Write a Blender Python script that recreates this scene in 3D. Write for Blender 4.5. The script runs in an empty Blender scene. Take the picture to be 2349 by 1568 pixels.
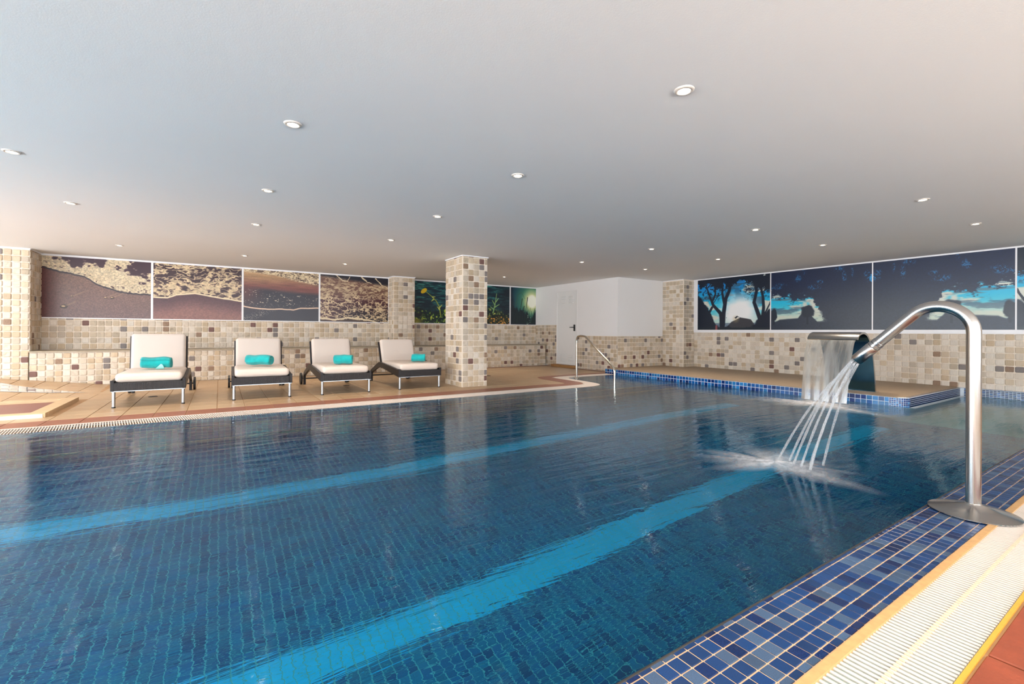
import bpy, bmesh, math, random
import numpy as np
from mathutils import Vector, Matrix
random.seed(7)
SC = bpy.context.scene
COL = SC.collection
PI = math.pi
CEIL = 2.36
CAM = Vector((0.0, 0.0, 0.9985))

# ------------------------------------------------------------------ camera
def make_camera():
    yaw, pitch, roll = 0.9993, 0.0014, 0.0054
    f = Vector((math.cos(yaw)*math.cos(pitch), math.sin(yaw)*math.cos(pitch), math.sin(pitch)))
    r = Vector((math.sin(yaw), -math.cos(yaw), 0)); u = r.cross(f)
    r2 = r*math.cos(roll) + u*math.sin(roll); u2 = -r*math.sin(roll) + u*math.cos(roll)
    cd = bpy.data.cameras.new('camera'); cam = bpy.data.objects.new('camera', cd); COL.objects.link(cam)
    cd.sensor_width = 36; cd.lens = 1043.2875/2349*36
    cd.shift_x = (1174.5-1174.43)/2349; cd.shift_y = -(784-758.53)/2349
    cd.clip_start = .05; cd.clip_end = 100
    m = Matrix((r2, u2, -f)).transposed().to_4x4(); m.translation = CAM
    cam.matrix_world = m
    SC.camera = cam
    return f
VIEW = make_camera()

# ------------------------------------------------------------------ world, assumed windows' light, exposure
w = bpy.data.worlds.new('daylight'); SC.world = w; w.use_nodes = True
w.node_tree.nodes['Background'].inputs[0].default_value = (.75, .87, 1, 1)
w.node_tree.nodes['Background'].inputs[1].default_value = .6
SC.view_settings.view_transform = 'Standard'; SC.view_settings.look = 'None'
SC.view_settings.exposure = 0.2; SC.view_settings.gamma = 1.0
SC.view_settings.use_curve_mapping = False
SC.cycles.sample_clamp_indirect = 6.0
SC.cycles.max_bounces = 7
SC.cycles.adaptive_threshold = .05
SC.cycles.diffuse_bounces = 3
SC.cycles.glossy_bounces = 3
SC.cycles.transmission_bounces = 5

def area(name, loc, direction, sx, sy, power, col):
    ld = bpy.data.lights.new(name, 'AREA'); ld.shape = 'RECTANGLE'; ld.size = sx; ld.size_y = sy
    ld.energy = power; ld.color = col
    o = bpy.data.objects.new(name, ld); COL.objects.link(o); o.location = loc
    o.rotation_euler = Vector(direction).to_track_quat('-Z', 'Y').to_euler()
    return o
# lights added for assumed windows behind and left, tilted up to brighten the ceiling
ASSUMED_DAY = (.93, .97, 1.0)
PW_BACK, PW_SIDE = 290, 255
for i, x in enumerate((-4.2, -1.2, 1.8, 4.8)):
    area('window_daylight', (x, -4.94, 1.2), (0, 1, 2.4), 2.3, 2.0, PW_BACK, ASSUMED_DAY)
for i, y in enumerate((-1.6, 1.2, 4.0, 6.8, 9.6)):  # last position is an extra unseen source, added to brighten the far ceiling
    area('window_daylight', (-6.94, y, 1.2), (1, 0, 1.25), 2.3, 2.0, PW_SIDE*(.55 if i == 4 else .85 if i == 3 else 1), ASSUMED_DAY)

# ------------------------------------------------------------------ node helpers
def nmat(name):
    m = bpy.data.materials.new(name); m.use_nodes = True
    nt = m.node_tree; b = nt.nodes['Principled BSDF']
    return m, nt, b
def N(nt, t, **kw):
    n = nt.nodes.new(t)
    for k, v in kw.items(): setattr(n, k, v)
    return n
def L(nt, a, b): nt.links.new(a, b)
def coord(nt, scale=(1, 1, 1), kind='Object'):
    mp = N(nt, 'ShaderNodeMapping'); mp.inputs['Scale'].default_value = scale
    if kind == 'Position':
        g = N(nt, 'ShaderNodeNewGeometry'); L(nt, g.outputs['Position'], mp.inputs[0])
    else:
        tc = N(nt, 'ShaderNodeTexCoord'); L(nt, tc.outputs[kind], mp.inputs[0])
    return mp.outputs[0]
def noise(nt, vec, scale=5, detail=4, rough=.55, dist=0.0):
    n = N(nt, 'ShaderNodeTexNoise'); n.inputs['Scale'].default_value = scale
    n.inputs['Detail'].default_value = detail; n.inputs['Roughness'].default_value = rough
    n.inputs['Distortion'].default_value = dist
    L(nt, vec, n.inputs['Vector']); return n.outputs['Fac']
def ramp(nt, fac, stops):
    r = N(nt, 'ShaderNodeValToRGB'); e = r.color_ramp.elements
    while len(e) > 1: e.remove(e[-1])
    e[0].position = stops[0][0]; e[0].color = (*stops[0][1], 1)
    for p, c in stops[1:]:
        k = e.new(p); k.color = (*c, 1)
    L(nt, fac, r.inputs[0]); return r.outputs[0]
def bump(nt, b, h, strength=.3, dist=.01):
    k = N(nt, 'ShaderNodeBump'); k.inputs['Strength'].default_value = strength
    k.inputs['Distance'].default_value = dist
    L(nt, h, k.inputs['Height']); L(nt, k.outputs[0], b.inputs['Normal']); return k
def srgb(r, g, b):
    def c(v):
        v /= 255.0
        return v/12.92 if v <= .04045 else ((v+.055)/1.055)**2.4
    return (c(r), c(g), c(b))
def mul(c, k): return tuple(min(1, x*k) for x in c)

def plain(name, col, rough=.5, metal=0.0, var=.0, vs=8, bmp=0.0, bs=200, spec=.5):
    m, nt, b = nmat(name)
    b.inputs['Roughness'].default_value = rough; b.inputs['Metallic'].default_value = metal
    b.inputs['Specular IOR Level'].default_value = spec
    v = coord(nt, kind='Position')
    f = noise(nt, v, vs, 5)
    c = ramp(nt, f, [(.25, mul(col, 1-var)), (.75, mul(col, 1+var))])
    L(nt, c, b.inputs['Base Color'])
    if bmp: bump(nt, b, noise(nt, v, bs, 3), bmp, .004)
    return m

# tumbled stone tiles: cream, beige, grey and plum pieces with bedding streaks
def stone(name, col, dark, rough=.6, streak=(3, 60, 3), contrast=.16):
    m, nt, b = nmat(name)
    b.inputs['Roughness'].default_value = rough
    g = N(nt, 'ShaderNodeNewGeometry'); oi = N(nt, 'ShaderNodeObjectInfo')
    rnd = N(nt, 'ShaderNodeMath', operation='ADD'); L(nt, g.outputs['Random Per Island'], rnd.inputs[0]); L(nt, oi.outputs['Random'], rnd.inputs[1])
    fr = N(nt, 'ShaderNodeMath', operation='FRACT'); L(nt, rnd.outputs[0], fr.inputs[0])
    v = coord(nt, (1, 1, 1), 'Position')
    mp = N(nt, 'ShaderNodeMapping'); mp.inputs['Scale'].default_value = streak; L(nt, v, mp.inputs[0])
    off = N(nt, 'ShaderNodeCombineXYZ'); k = N(nt, 'ShaderNodeMath', operation='MULTIPLY'); k.inputs[1].default_value = 37
    L(nt, fr.outputs[0], k.inputs[0]); L(nt, k.outputs[0], off.inputs[0]); L(nt, k.outputs[0], off.inputs[2]); L(nt, off.outputs[0], mp.inputs['Location'])
    s = noise(nt, mp.outputs[0], 3.2, 6, .65, 1.2)
    c = ramp(nt, s, [(.30, dark), (.48, col), (.75, mul(col, 1+contrast))])
    hsv = N(nt, 'ShaderNodeHueSaturation'); L(nt, c, hsv.inputs['Color'])
    mr = N(nt, 'ShaderNodeMapRange'); mr.inputs['To Min'].default_value = .9; mr.inputs['To Max'].default_value = 1.08
    L(nt, fr.outputs[0], mr.inputs[0]); L(nt, mr.outputs[0], hsv.inputs['Value'])
    L(nt, hsv.outputs[0], b.inputs['Base Color'])
    bump(nt, b, s, .35, .004)
    return m
CREAM = [stone('stone_cream', srgb(217, 202, 184), srgb(192, 172, 148)),
         stone('stone_ivory', srgb(226, 214, 199), srgb(204, 188, 168), streak=(60, 60, 4)),
         stone('stone_sand', srgb(207, 187, 161), srgb(194, 168, 138)),
         stone('stone_tan', srgb(197, 175, 146), srgb(182, 156, 126), streak=(50, 50, 5))]
MID = [stone('stone_drab', srgb(194, 177, 154), srgb(166, 148, 126)),
       stone('stone_oat', srgb(202, 187, 168), srgb(176, 160, 142), streak=(40, 40, 40))]
DARK = [stone('stone_grey', srgb(134, 124, 120), srgb(94, 86, 84), streak=(30, 30, 30)),
        stone('stone_plum', srgb(122, 88, 80), srgb(86, 60, 56), streak=(24, 24, 40)),
        stone('stone_umber', srgb(150, 122, 100), srgb(104, 80, 62), streak=(30, 30, 12))]
def pick_stone(dark=.09, mid=.18):
    r = random.random()
    if r < dark: return random.choice((DARK[0], DARK[0], DARK[1], DARK[2]))
    if r < dark+mid: return random.choice(MID)
    return random.choice((CREAM[0], CREAM[0], CREAM[1], CREAM[2], CREAM[2], CREAM[3]))
M_GROUT = plain('pale_grout', srgb(242, 227, 209), .85, var=.05, vs=6, bmp=.3, bs=90)

def glaze(name, col, rough, var=.25, speck=.3):
    m, nt, b = nmat(name)
    b.inputs['Roughness'].default_value = rough; b.inputs['Specular IOR Level'].default_value = .55
    g = N(nt, 'ShaderNodeNewGeometry'); oi = N(nt, 'ShaderNodeObjectInfo')
    rnd = N(nt, 'ShaderNodeMath', operation='ADD'); L(nt, g.outputs['Random Per Island'], rnd.inputs[0]); L(nt, oi.outputs['Random'], rnd.inputs[1])
    fr = N(nt, 'ShaderNodeMath', operation='FRACT'); L(nt, rnd.outputs[0], fr.inputs[0])
    v = coord(nt, kind='Position')
    n1 = noise(nt, v, 420, 3, .7)
    c1 = ramp(nt, n1, [(.42, mul(col, 1-speck)), (.62, mul(col, 1+speck))])
    hsv = N(nt, 'ShaderNodeHueSaturation'); L(nt, c1, hsv.inputs['Color'])
    mr = N(nt, 'ShaderNodeMapRange'); mr.inputs['To Min'].default_value = 1-var; mr.inputs['To Max'].default_value = 1+var
    L(nt, fr.outputs[0], mr.inputs[0]); L(nt, mr.outputs[0], hsv.inputs['Value'])
    L(nt, hsv.outputs[0], b.inputs['Base Color'])
    bump(nt, b, n1, .08, .002)
    return m
BLUE_DECK = [glaze('glaze_cobalt', srgb(8, 52, 102), .3), glaze('glaze_navy', srgb(2, 34, 82), .26), glaze('glaze_slate_blue', srgb(58, 82, 112), .4)]
BLUE_EDGE = [glaze('glaze_azure', srgb(14, 84, 152), .16), glaze('glaze_royal', srgb(4, 50, 118), .14), glaze('glaze_sky', srgb(34, 116, 178), .18)]
BLUE_POOL = [glaze('glaze_pool_blue', srgb(2, 106, 160), .3, .15), glaze('glaze_pool_deep', srgb(0, 82, 136), .3, .15), glaze('glaze_pool_teal', srgb(4, 120, 162), .3, .15)]
LANE = glaze('glaze_lane_turquoise', srgb(20, 208, 255), .35, .06, .06)
M_BGROUT = plain('tan_grout', srgb(214, 180, 146), .8, var=.08, vs=30, bmp=.3)
M_PGROUT = plain('pool_grout', srgb(110, 190, 196), .8, var=.08, vs=30)
M_EGROUT = plain('white_grout', srgb(215, 225, 235), .7, var=.04, vs=30)
M_GOLD = plain('golden_joint', srgb(255, 232, 176), .4, var=.03)
M_CEIL = plain('ceiling_paint', srgb(243, 243, 243), .75, var=.012, vs=.9, bmp=.12, bs=140, spec=.3)
M_WHITE = plain('white_plaster', srgb(246, 243, 242), .7, var=.008, vs=2, bmp=.1, bs=120, spec=.3)
M_DOOR = plain('door_enamel', srgb(244, 242, 240), .35, var=.005)
M_FRAMEW = plain('white_frame', srgb(246, 244, 246), .35)
M_BENCHTOP = plain('bench_slab_stone', srgb(164, 150, 128), .45, var=.12, vs=14, bmp=.2)
M_TAN = [plain('deck_tile_sand', srgb(180, 149, 115), .34, var=.06, vs=14, bmp=.2, bs=260),
         plain('deck_tile_honey', srgb(176, 144, 109), .34, var=.06, vs=14, bmp=.2, bs=260),
         plain('deck_tile_biscuit', srgb(184, 155, 121), .34, var=.06, vs=14, bmp=.2, bs=260)]
M_RED = [plain('terracotta_tile', srgb(142, 88, 68), .42, var=.1, vs=12, bmp=.25, bs=200),
         plain('terracotta_tile_rose', srgb(136, 84, 66), .42, var=.1, vs=12, bmp=.25, bs=200)]
M_REDNEAR = plain('terracotta_tile_near', srgb(140, 66, 42), .55, var=.22, vs=9, bmp=.4, bs=60)
M_DJOINT = plain('deck_joint', srgb(168, 132, 96), .8, var=.1)
M_LEDGE = plain('ledge_slab_stone', srgb(166, 143, 117), .5, var=.1, vs=9, bmp=.25, bs=120)
M_SLAT = plain('white_plastic_slat', srgb(206, 193, 183), .38)
M_SLATC = plain('cream_plastic_joint', srgb(240, 200, 165), .4)
M_GUTTER = plain('gutter_bed', srgb(112, 86, 50), .7, var=.2, vs=20)
M_BORDER = plain('ochre_grate_frame', srgb(198, 154, 102), .55, var=.12, vs=30, bmp=.3, bs=90)
M_YELLOW = plain('yellow_edge_strip', srgb(214, 158, 60), .5, var=.08, vs=30)
M_RIM = plain('rim_stone', srgb(210, 178, 138), .45, var=.08, vs=12, bmp=.2)
M_RIMF = plain('rim_face_stone', srgb(236, 222, 208), .45, var=.08, vs=25, bmp=.3, bs=60)
M_PLUM = plain('footbath_floor', srgb(140, 92, 84), .4, var=.07, vs=3, bmp=.1)
M_BLACK = plain('black_handle', srgb(30, 32, 36), .35)
M_DARKW = plain('threshold_wood', srgb(172, 126, 78), .45, var=.15, vs=10)
M_CUSH = plain('cushion_canvas', srgb(226, 210, 198), .85, var=.02, vs=4, bmp=.25, bs=420)
M_ALU = plain('brushed_aluminium', (.46, .48, .5), .34, 1.0)
M_RUBBER = plain('black_plastic', srgb(30, 30, 34), .5)
M_DRAIN = plain('dark_drain', srgb(70, 56, 44), .6)
M_WOOD = plain('dark_woven_arm', srgb(58, 50, 50), .5, var=.2, vs=60, bmp=.5, bs=160)

def steel():
    m, nt, b = nmat('brushed_steel')
    b.inputs['Metallic'].default_value = 1; b.inputs['Base Color'].default_value = (.46, .45, .44, 1)
    v = coord(nt, (1, 1, 90), 'Object'); n = noise(nt, v, 6, 4)
    mr = N(nt, 'ShaderNodeMapRange'); mr.inputs['To Min'].default_value = .17; mr.inputs['To Max'].default_value = .24
    L(nt, n, mr.inputs[0]); L(nt, mr.outputs[0], b.inputs['Roughness'])
    return m
M_STEEL = steel()
M_STEELP = plain('polished_steel', (.74, .7, .62), .13, 1.0)

def wicker():
    m, nt, b = nmat('woven_wicker')
    b.inputs['Roughness'].default_value = .38
    v = coord(nt, (1, 1, 1), 'Object')
    w1 = N(nt, 'ShaderNodeTexWave'); w1.wave_type = 'BANDS'; w1.bands_direction = 'X'; w1.inputs['Scale'].default_value = 26
    w2 = N(nt, 'ShaderNodeTexWave'); w2.wave_type = 'BANDS'; w2.bands_direction = 'Z'; w2.inputs['Scale'].default_value = 34
    w1.inputs['Distortion'].default_value = .6; w2.inputs['Distortion'].default_value = .4
    L(nt, v, w1.inputs[0]); L(nt, v, w2.inputs[0])
    mx = N(nt, 'ShaderNodeMath', operation='MULTIPLY'); L(nt, w1.outputs['Fac'], mx.inputs[0]); L(nt, w2.outputs['Fac'], mx.inputs[1])
    c = ramp(nt, mx.outputs[0], [(.1, srgb(12, 11, 18)), (.6, srgb(34, 30, 38)), (.9, srgb(60, 54, 58)), (.97, srgb(190, 182, 178))])
    L(nt, c, b.inputs['Base Color']); bump(nt, b, mx.outputs[0], .9, .004)
    return m
M_WICKER = wicker()

def towel_mat():
    m, nt, b = nmat('turquoise_terry')
    b.inputs['Roughness'].default_value = .95
    v = coord(nt, kind='Object'); n = noise(nt, v, 120, 4, .7); n2 = noise(nt, v, 9, 3)
    c = ramp(nt, n2, [(.3, srgb(0, 150, 152)), (.7, srgb(10, 186, 184))]); L(nt, c, b.inputs['Base Color'])
    try: b.inputs['Sheen Weight'].default_value = .3
    except Exception: pass
    bump(nt, b, n, .8, .006); return m
M_TOWEL = towel_mat()
M_TOWELW = plain('pale_terry_motif', srgb(170, 235, 230), .95, bmp=.5, bs=160)

def water():
    m, nt, b = nmat('pool_water')
    nt.nodes.remove(b); out = nt.nodes['Material Output']
    gl = N(nt, 'ShaderNodeBsdfGlossy'); gl.inputs['Roughness'].default_value = .075; gl.inputs['Color'].default_value = (.9, .96, 1, 1)
    rf = N(nt, 'ShaderNodeBsdfRefraction'); rf.inputs['IOR'].default_value = 1.333; rf.inputs['Roughness'].default_value = .012
    rf.inputs['Color'].default_value = (.42, .9, 1, 1)
    fr = N(nt, 'ShaderNodeFresnel'); fr.inputs['IOR'].default_value = 1.29
    mx = N(nt, 'ShaderNodeMixShader')
    v = coord(nt, (.55, 3.6, 1), 'Position'); n1 = noise(nt, v, 2.4, 4, .6, .6)
    v2 = coord(nt, (1, 1.6, 1), 'Position'); n2 = noise(nt, v2, 9, 3, .55, .8)
    ad = N(nt, 'ShaderNodeMath', operation='MULTIPLY_ADD'); ad.inputs[1].default_value = .13
    L(nt, n2, ad.inputs[0]); L(nt, n1, ad.inputs[2])
    k = N(nt, 'ShaderNodeBump'); k.inputs['Strength'].default_value = .5; k.inputs['Distance'].default_value = .0115
    L(nt, ad.outputs[0], k.inputs['Height'])
    for n in (gl, rf, fr): L(nt, k.outputs[0], n.inputs['Normal'])
    L(nt, fr.outputs[0], mx.inputs[0]); L(nt, rf.outputs[0], mx.inputs[1]); L(nt, gl.outputs[0], mx.inputs[2])
    L(nt, mx.outputs[0], out.inputs['Surface'])
    return m
M_WATER = water()

def veil(name, lo, hi, scale, vs=(1, 1, 1), col=(.9, .93, .96), kind='Object', gl=.35, edge=False):
    """falling or foaming water: partly clear, partly white"""
    m, nt, b = nmat(name)
    nt.nodes.remove(b); out = nt.nodes['Material Output']
    tr = N(nt, 'ShaderNodeBsdfTransparent'); df = N(nt, 'ShaderNodeBsdfDiffuse'); df.inputs['Color'].default_value = (*col, 1)
    g = N(nt, 'ShaderNodeBsdfGlossy'); g.inputs['Roughness'].default_value = .15
    tl = N(nt, 'ShaderNodeBsdfTranslucent'); tl.inputs['Color'].default_value = (*col, 1)
    a = N(nt, 'ShaderNodeMixShader'); a.inputs[0].default_value = gl; L(nt, df.outputs[0], a.inputs[1]); L(nt, g.outputs[0], a.inputs[2])
    a2 = N(nt, 'ShaderNodeMixShader'); a2.inputs[0].default_value = .3; L(nt, a.outputs[0], a2.inputs[1]); L(nt, tl.outputs[0], a2.inputs[2])
    n = noise(nt, coord(nt, vs, kind), scale, 4, .6)
    mr = N(nt, 'ShaderNodeMapRange'); mr.inputs['From Min'].default_value = .35; mr.inputs['From Max'].default_value = .7
    mr.inputs['To Min'].default_value = lo; mr.inputs['To Max'].default_value = hi
    L(nt, n, mr.inputs[0]); fac = mr.outputs[0]
    if edge:
        at = N(nt, 'ShaderNodeAttribute'); at.attribute_name = 'cover'
        mm = N(nt, 'ShaderNodeMath', operation='MULTIPLY'); L(nt, fac, mm.inputs[0]); L(nt, at.outputs['Fac'], mm.inputs[1]); fac = mm.outputs[0]
    mx = N(nt, 'ShaderNodeMixShader'); L(nt, fac, mx.inputs[0]); L(nt, tr.outputs[0], mx.inputs[1]); L(nt, a2.outputs[0], mx.inputs[2])
    L(nt, mx.outputs[0], out.inputs['Surface']); return m
M_JET = veil('jet_water', .12, .6, 6, (60, 60, 3))
M_SHEET = veil('curtain_water', .4, .9, 3, (1, 4, .35), (.86, .82, .74), gl=.6)
M_FOAM = veil('foam_water', .5, 1.0, 7, (1, 2.5, 1), (1, .97, .97), edge=True, gl=.1)

# ------------------------------------------------------------------ mesh helpers
class MB:
    def __init__(s): s.v = []; s.f = []; s.m = []; s.mats = []
    def mi(s, mat):
        if mat not in s.mats: s.mats.append(mat)
        return s.mats.index(mat)
    def add(s, vs, fs, mat=None):
        o = len(s.v); s.v += [tuple(x) for x in vs]; k = s.mi(mat) if mat else 0
        for f in fs: s.f.append(tuple(o+i for i in f)); s.m.append(k)
    def box(s, x0, x1, y0, y1, z0, z1, mat=None):
        s.add([(x0,y0,z0),(x1,y0,z0),(x1,y1,z0),(x0,y1,z0),(x0,y0,z1),(x1,y0,z1),(x1,y1,z1),(x0,y1,z1)],
              [(0,3,2,1),(4,5,6,7),(0,1,5,4),(1,2,6,5),(2,3,7,6),(3,0,4,7)], mat)
    def tube(s, pts, rad, seg=16, mat=None, caps=True):
        pts = [Vector(p) for p in pts]; n = len(pts)
        rad = [rad]*n if not hasattr(rad, '__len__') else rad
        t = [(pts[min(i+1, n-1)]-pts[max(i-1, 0)]).normalized() for i in range(n)]
        a = t[0].orthogonal().normalized(); vs = []; fs = []
        for i in range(n):
            a = (a - t[i]*a.dot(t[i])).normalized(); b = t[i].cross(a)
            for k in range(seg):
                q = 2*PI*k/seg; vs.append(pts[i] + (a*math.cos(q)+b*math.sin(q))*rad[i])
        for i in range(n-1):
            for k in range(seg):
                k2 = (k+1) % seg; fs.append((i*seg+k, i*seg+k2, (i+1)*seg+k2, (i+1)*seg+k))
        if caps: fs.append(tuple(range(seg))[::-1]); fs.append(tuple((n-1)*seg+k for k in range(seg)))
        s.add(vs, fs, mat)
    def lathe(s, prof, c=(0, 0, 0), seg=32, mat=None):
        vs = []; fs = []; n = len(prof)
        for r, z in prof:
            for k in range(seg):
                q = 2*PI*k/seg; vs.append((c[0]+r*math.cos(q), c[1]+r*math.sin(q), c[2]+z))
        for i in range(n-1):
            for k in range(seg):
                k2 = (k+1) % seg; fs.append((i*seg+k, i*seg+k2, (i+1)*seg+k2, (i+1)*seg+k))
        fs.append(tuple(range(seg))[::-1]); fs.append(tuple((n-1)*seg+k for k in range(seg)))
        s.add(vs, fs, mat)
    def prism(s, poly, axis, a0, a1, mat=None):
        """extrude a 2-D polygon: axis 'x' -> poly in (y,z); 'y' -> (x,z); 'z' -> (x,y)"""
        def P(p, a):
            return (a, p[0], p[1]) if axis == 'x' else (p[0], a, p[1]) if axis == 'y' else (p[0], p[1], a)
        n = len(poly); vs = [P(p, a0) for p in poly]+[P(p, a1) for p in poly]
        fs = [tuple(range(n))[::-1], tuple(range(n, 2*n))]+[(i, (i+1) % n, n+(i+1) % n, n+i) for i in range(n)]
        s.add(vs, fs, mat)
    def mesh(s, name, mat=None, smooth=False, bevel=0, recalc=True):
        me = bpy.data.meshes.new(name); me.from_pydata(s.v, [], s.f)
        for m in (s.mats or ([mat] if mat else [])): me.materials.append(m)
        if s.mats: me.polygons.foreach_set('material_index', s.m)
        if recalc or bevel:
            bm = bmesh.new(); bm.from_mesh(me)
            bmesh.ops.recalc_face_normals(bm, faces=bm.faces)
            if bevel: bmesh.ops.bevel(bm, geom=list(bm.edges), offset=bevel, segments=2, affect='EDGES', profile=.6)
            bm.to_mesh(me); bm.free()
        if smooth: me.polygons.foreach_set('use_smooth', [True]*len(me.polygons))
        me.update(); return me
    def build(s, name, mat=None, parent=None, **kw):
        return obj(name, s.mesh(name, mat, **kw), parent)
def obj(name, me, parent=None):
    o = bpy.data.objects.new(name, me); COL.objects.link(o)
    if parent: o.parent = parent
    return o
def smooth_by_angle(o, ang=40):
    me = o.data; me.polygons.foreach_set('use_smooth', [True]*len(me.polygons))
    bm = bmesh.new(); bm.from_mesh(me)
    for e in bm.edges:
        if len(e.link_faces) == 2 and e.calc_face_angle(0) > math.radians(ang): e.smooth = False
    bm.to_mesh(me); bm.free()
def struct(o): o['kind'] = 'structure'; return o
def tag(o, label, cat, group=None, kind=None):
    o['label'] = label; o['category'] = cat
    if group: o['group'] = group
    if kind: o['kind'] = kind
    return o
def empty(name, loc=(0, 0, 0), rz=0):
    o = bpy.data.objects.new(name, None); COL.objects.link(o); o.location = loc; o.rotation_euler = (0, 0, rz)
    o.empty_display_size = .05; return o

# ---- tiles as pieces: individually linked up to a limit (largest in view first), the rest joined
TILE_SHAPES = {}
def tile_shape(kind, mat, var):
    """unit tile about 1x1 in its own plane (z = out), thickness given in metres"""
    key = (kind, mat.name, var)
    if key in TILE_SHAPES: return TILE_SHAPES[key]
    vs, fs = tile_geo(kind, var)
    me = bpy.data.meshes.new(kind); me.from_pydata(vs, [], fs); me.materials.append(mat); me.update()
    TILE_SHAPES[key] = me; return me
GEO = {}
def tile_geo(kind, var):
    if (kind, var) in GEO: return GEO[(kind, var)]
    rr = random.Random(len(kind)*31+var*17)
    h, inset, cut = {'stone': (.009, .07, .1), 'mosaic': (.003, .03, .03), 'slab': (.006, .008, .004), 'smooth': (.002, .02, .02)}[kind]
    j = .02 if kind == 'stone' else 0
    if kind == 'smooth':
        q = [(-.5, -.5), (.5, -.5), (.5, .5), (-.5, .5)]
        GEO[(kind, var)] = ([(a, b, 0) for a, b in q]+[(a*(1-2*inset), b*(1-2*inset), h) for a, b in q], [(0, 1, 5, 4), (1, 2, 6, 5), (2, 3, 7, 6), (3, 0, 4, 7), (4, 5, 6, 7)])
        return GEO[(kind, var)]
    def ring(s, c, z, jj):
        out = []
        for sx, sy in ((-1, -1), (1, -1), (1, 1), (-1, 1)):
            a = (sx*s, sy*(s-c)); b = (sx*(s-c), sy*s)
            pr = (a, b) if (sx*sy > 0) else (b, a)
            for p in pr: out.append((p[0]+rr.uniform(-jj, jj), p[1]+rr.uniform(-jj, jj), z))
        return out
    # order corners so that the ring runs counter-clockwise
    def fix(r):
        return sorted(r, key=lambda p: math.atan2(p[1], p[0]))
    r0 = fix(ring(.5, cut, 0, 0)); r1 = fix(ring(.5, cut, h*.55, j*.5)); r2 = fix(ring(.5-inset, cut, h, j))
    vs = r0+r1+r2; fs = []
    for k in range(8):
        k2 = (k+1) % 8
        fs.append((k, k2, 8+k2, 8+k)); fs.append((8+k, 8+k2, 16+k2, 16+k))
    fs.append(tuple(range(16, 24)))
    GEO[(kind, var)] = (vs, fs); return vs, fs
def lay(tiles, parent, kind, name, rest_name, limit=300, uneven=0.0, shift=(0, 0, 0)):
    """tiles: list of (centre, u, v, su, sv, mat); u, v unit vectors in the surface; out = u x v"""
    rec = []
    for t in tiles:
        c, u, v, su, sv, mat = t
        n = u.cross(v); d = Vector(c)-CAM; dist = d.length
        ahead = d.dot(VIEW)
        vis = 1.0
        if ahead < .3: vis = 1e-6
        else:
            side = d - VIEW*ahead
            hx = math.hypot(side.x, side.y)/ahead
            if hx > 1.18 or abs(side.z)/ahead > .82: vis = 1e-4
        s = su*sv*abs(n.dot(d.normalized()))/dist**2*vis
        rec.append((s, t, n))
    rec.sort(key=lambda r: -r[0])
    rest = MB()
    for i, (s, t, n) in enumerate(rec):
        c, u, v, su, sv, mat = t
        var = random.randrange(3) if kind == 'stone' else 0
        out = random.uniform(0, uneven)
        if uneven:
            tl = uneven*6; n2 = (n+u*random.uniform(-tl, tl)+v*random.uniform(-tl, tl)).normalized()
            u2 = (u-n2*u.dot(n2)).normalized(); v2 = n2.cross(u2)
        else: n2, u2, v2 = n, u, v
        p = Vector(c)+n*out+Vector(shift)
        if i < limit:
            o = obj(name, tile_shape(kind, mat, var), parent)
            m = Matrix((u2*su, v2*sv, n2)).transposed().to_4x4(); m.translation = p; o.matrix_local = m
        else:
            vs, fs = tile_geo(kind, var)
            rest.add([p+u2*(a*su)+v2*(b*sv)+n2*h for a, b, h in vs], fs, mat)
    if rest.v:
        o = rest.build(rest_name, None, parent, recalc=False); o['kind'] = 'stuff'
def grid(org, u, v, lu, lv, pu, pv, choose, gap=.0128, u_off=0.0, v_off=0.0, keep=None, jit=0.0):
    """fill a lu x lv rectangle from org with tiles of pitch pu, pv (cut pieces at the ends)"""
    out = []; org = Vector(org); u = Vector(u); v = Vector(v)
    a = -u_off
    while a < lu-1e-6:
        a0, a1 = max(a, 0), min(a+pu, lu)
        b = -v_off
        while b < lv-1e-6:
            b0, b1 = max(b, 0), min(b+pv, lv)
            if a1-a0 > gap*1.6 and b1-b0 > gap*1.6:
                c = org+u*((a0+a1)/2+random.uniform(-jit, jit))+v*((b0+b1)/2+random.uniform(-jit, jit))
                if keep is None or keep(c): out.append((c, u, v, a1-a0-gap*random.uniform(.85, 1.25), b1-b0-gap*random.uniform(.85, 1.25), choose()))
            b += pv
        a += pu
    return out
X, Y, Z = Vector((1, 0, 0)), Vector((0, 1, 0)), Vector((0, 0, 1))

# ------------------------------------------------------------------ the room's numbers
YA, YN = 11.488, 10.894          # picture wall, bench front
XD, YW = 8.276, 8.04             # white wall with the door; its return
XP, XB, YB = 9.955, 10.382, 7.39 # pillar, mural wall
YE, YG, YR = 6.226, 6.535, 6.906 # far gutter inner, outer, terracotta strip
PW0, PW1, PD = .92, 5.96, -1.2   # pool walls, floor depth
XL = 7.86                        # ledge face
XMIN, YMIN = -7.0, -5.0

# ------------------------------------------------------------------ ceiling
mb = MB(); mb.box(XMIN-.2, XB+.3, YMIN-.2, YA+.2, CEIL, CEIL+.2)
struct(mb.build('ceiling', M_CEIL))

# ------------------------------------------------------------------ walls
STP = .106
def st(dark=.09, mid=.18): return lambda: pick_stone(dark*.75, mid*.8)
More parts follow.
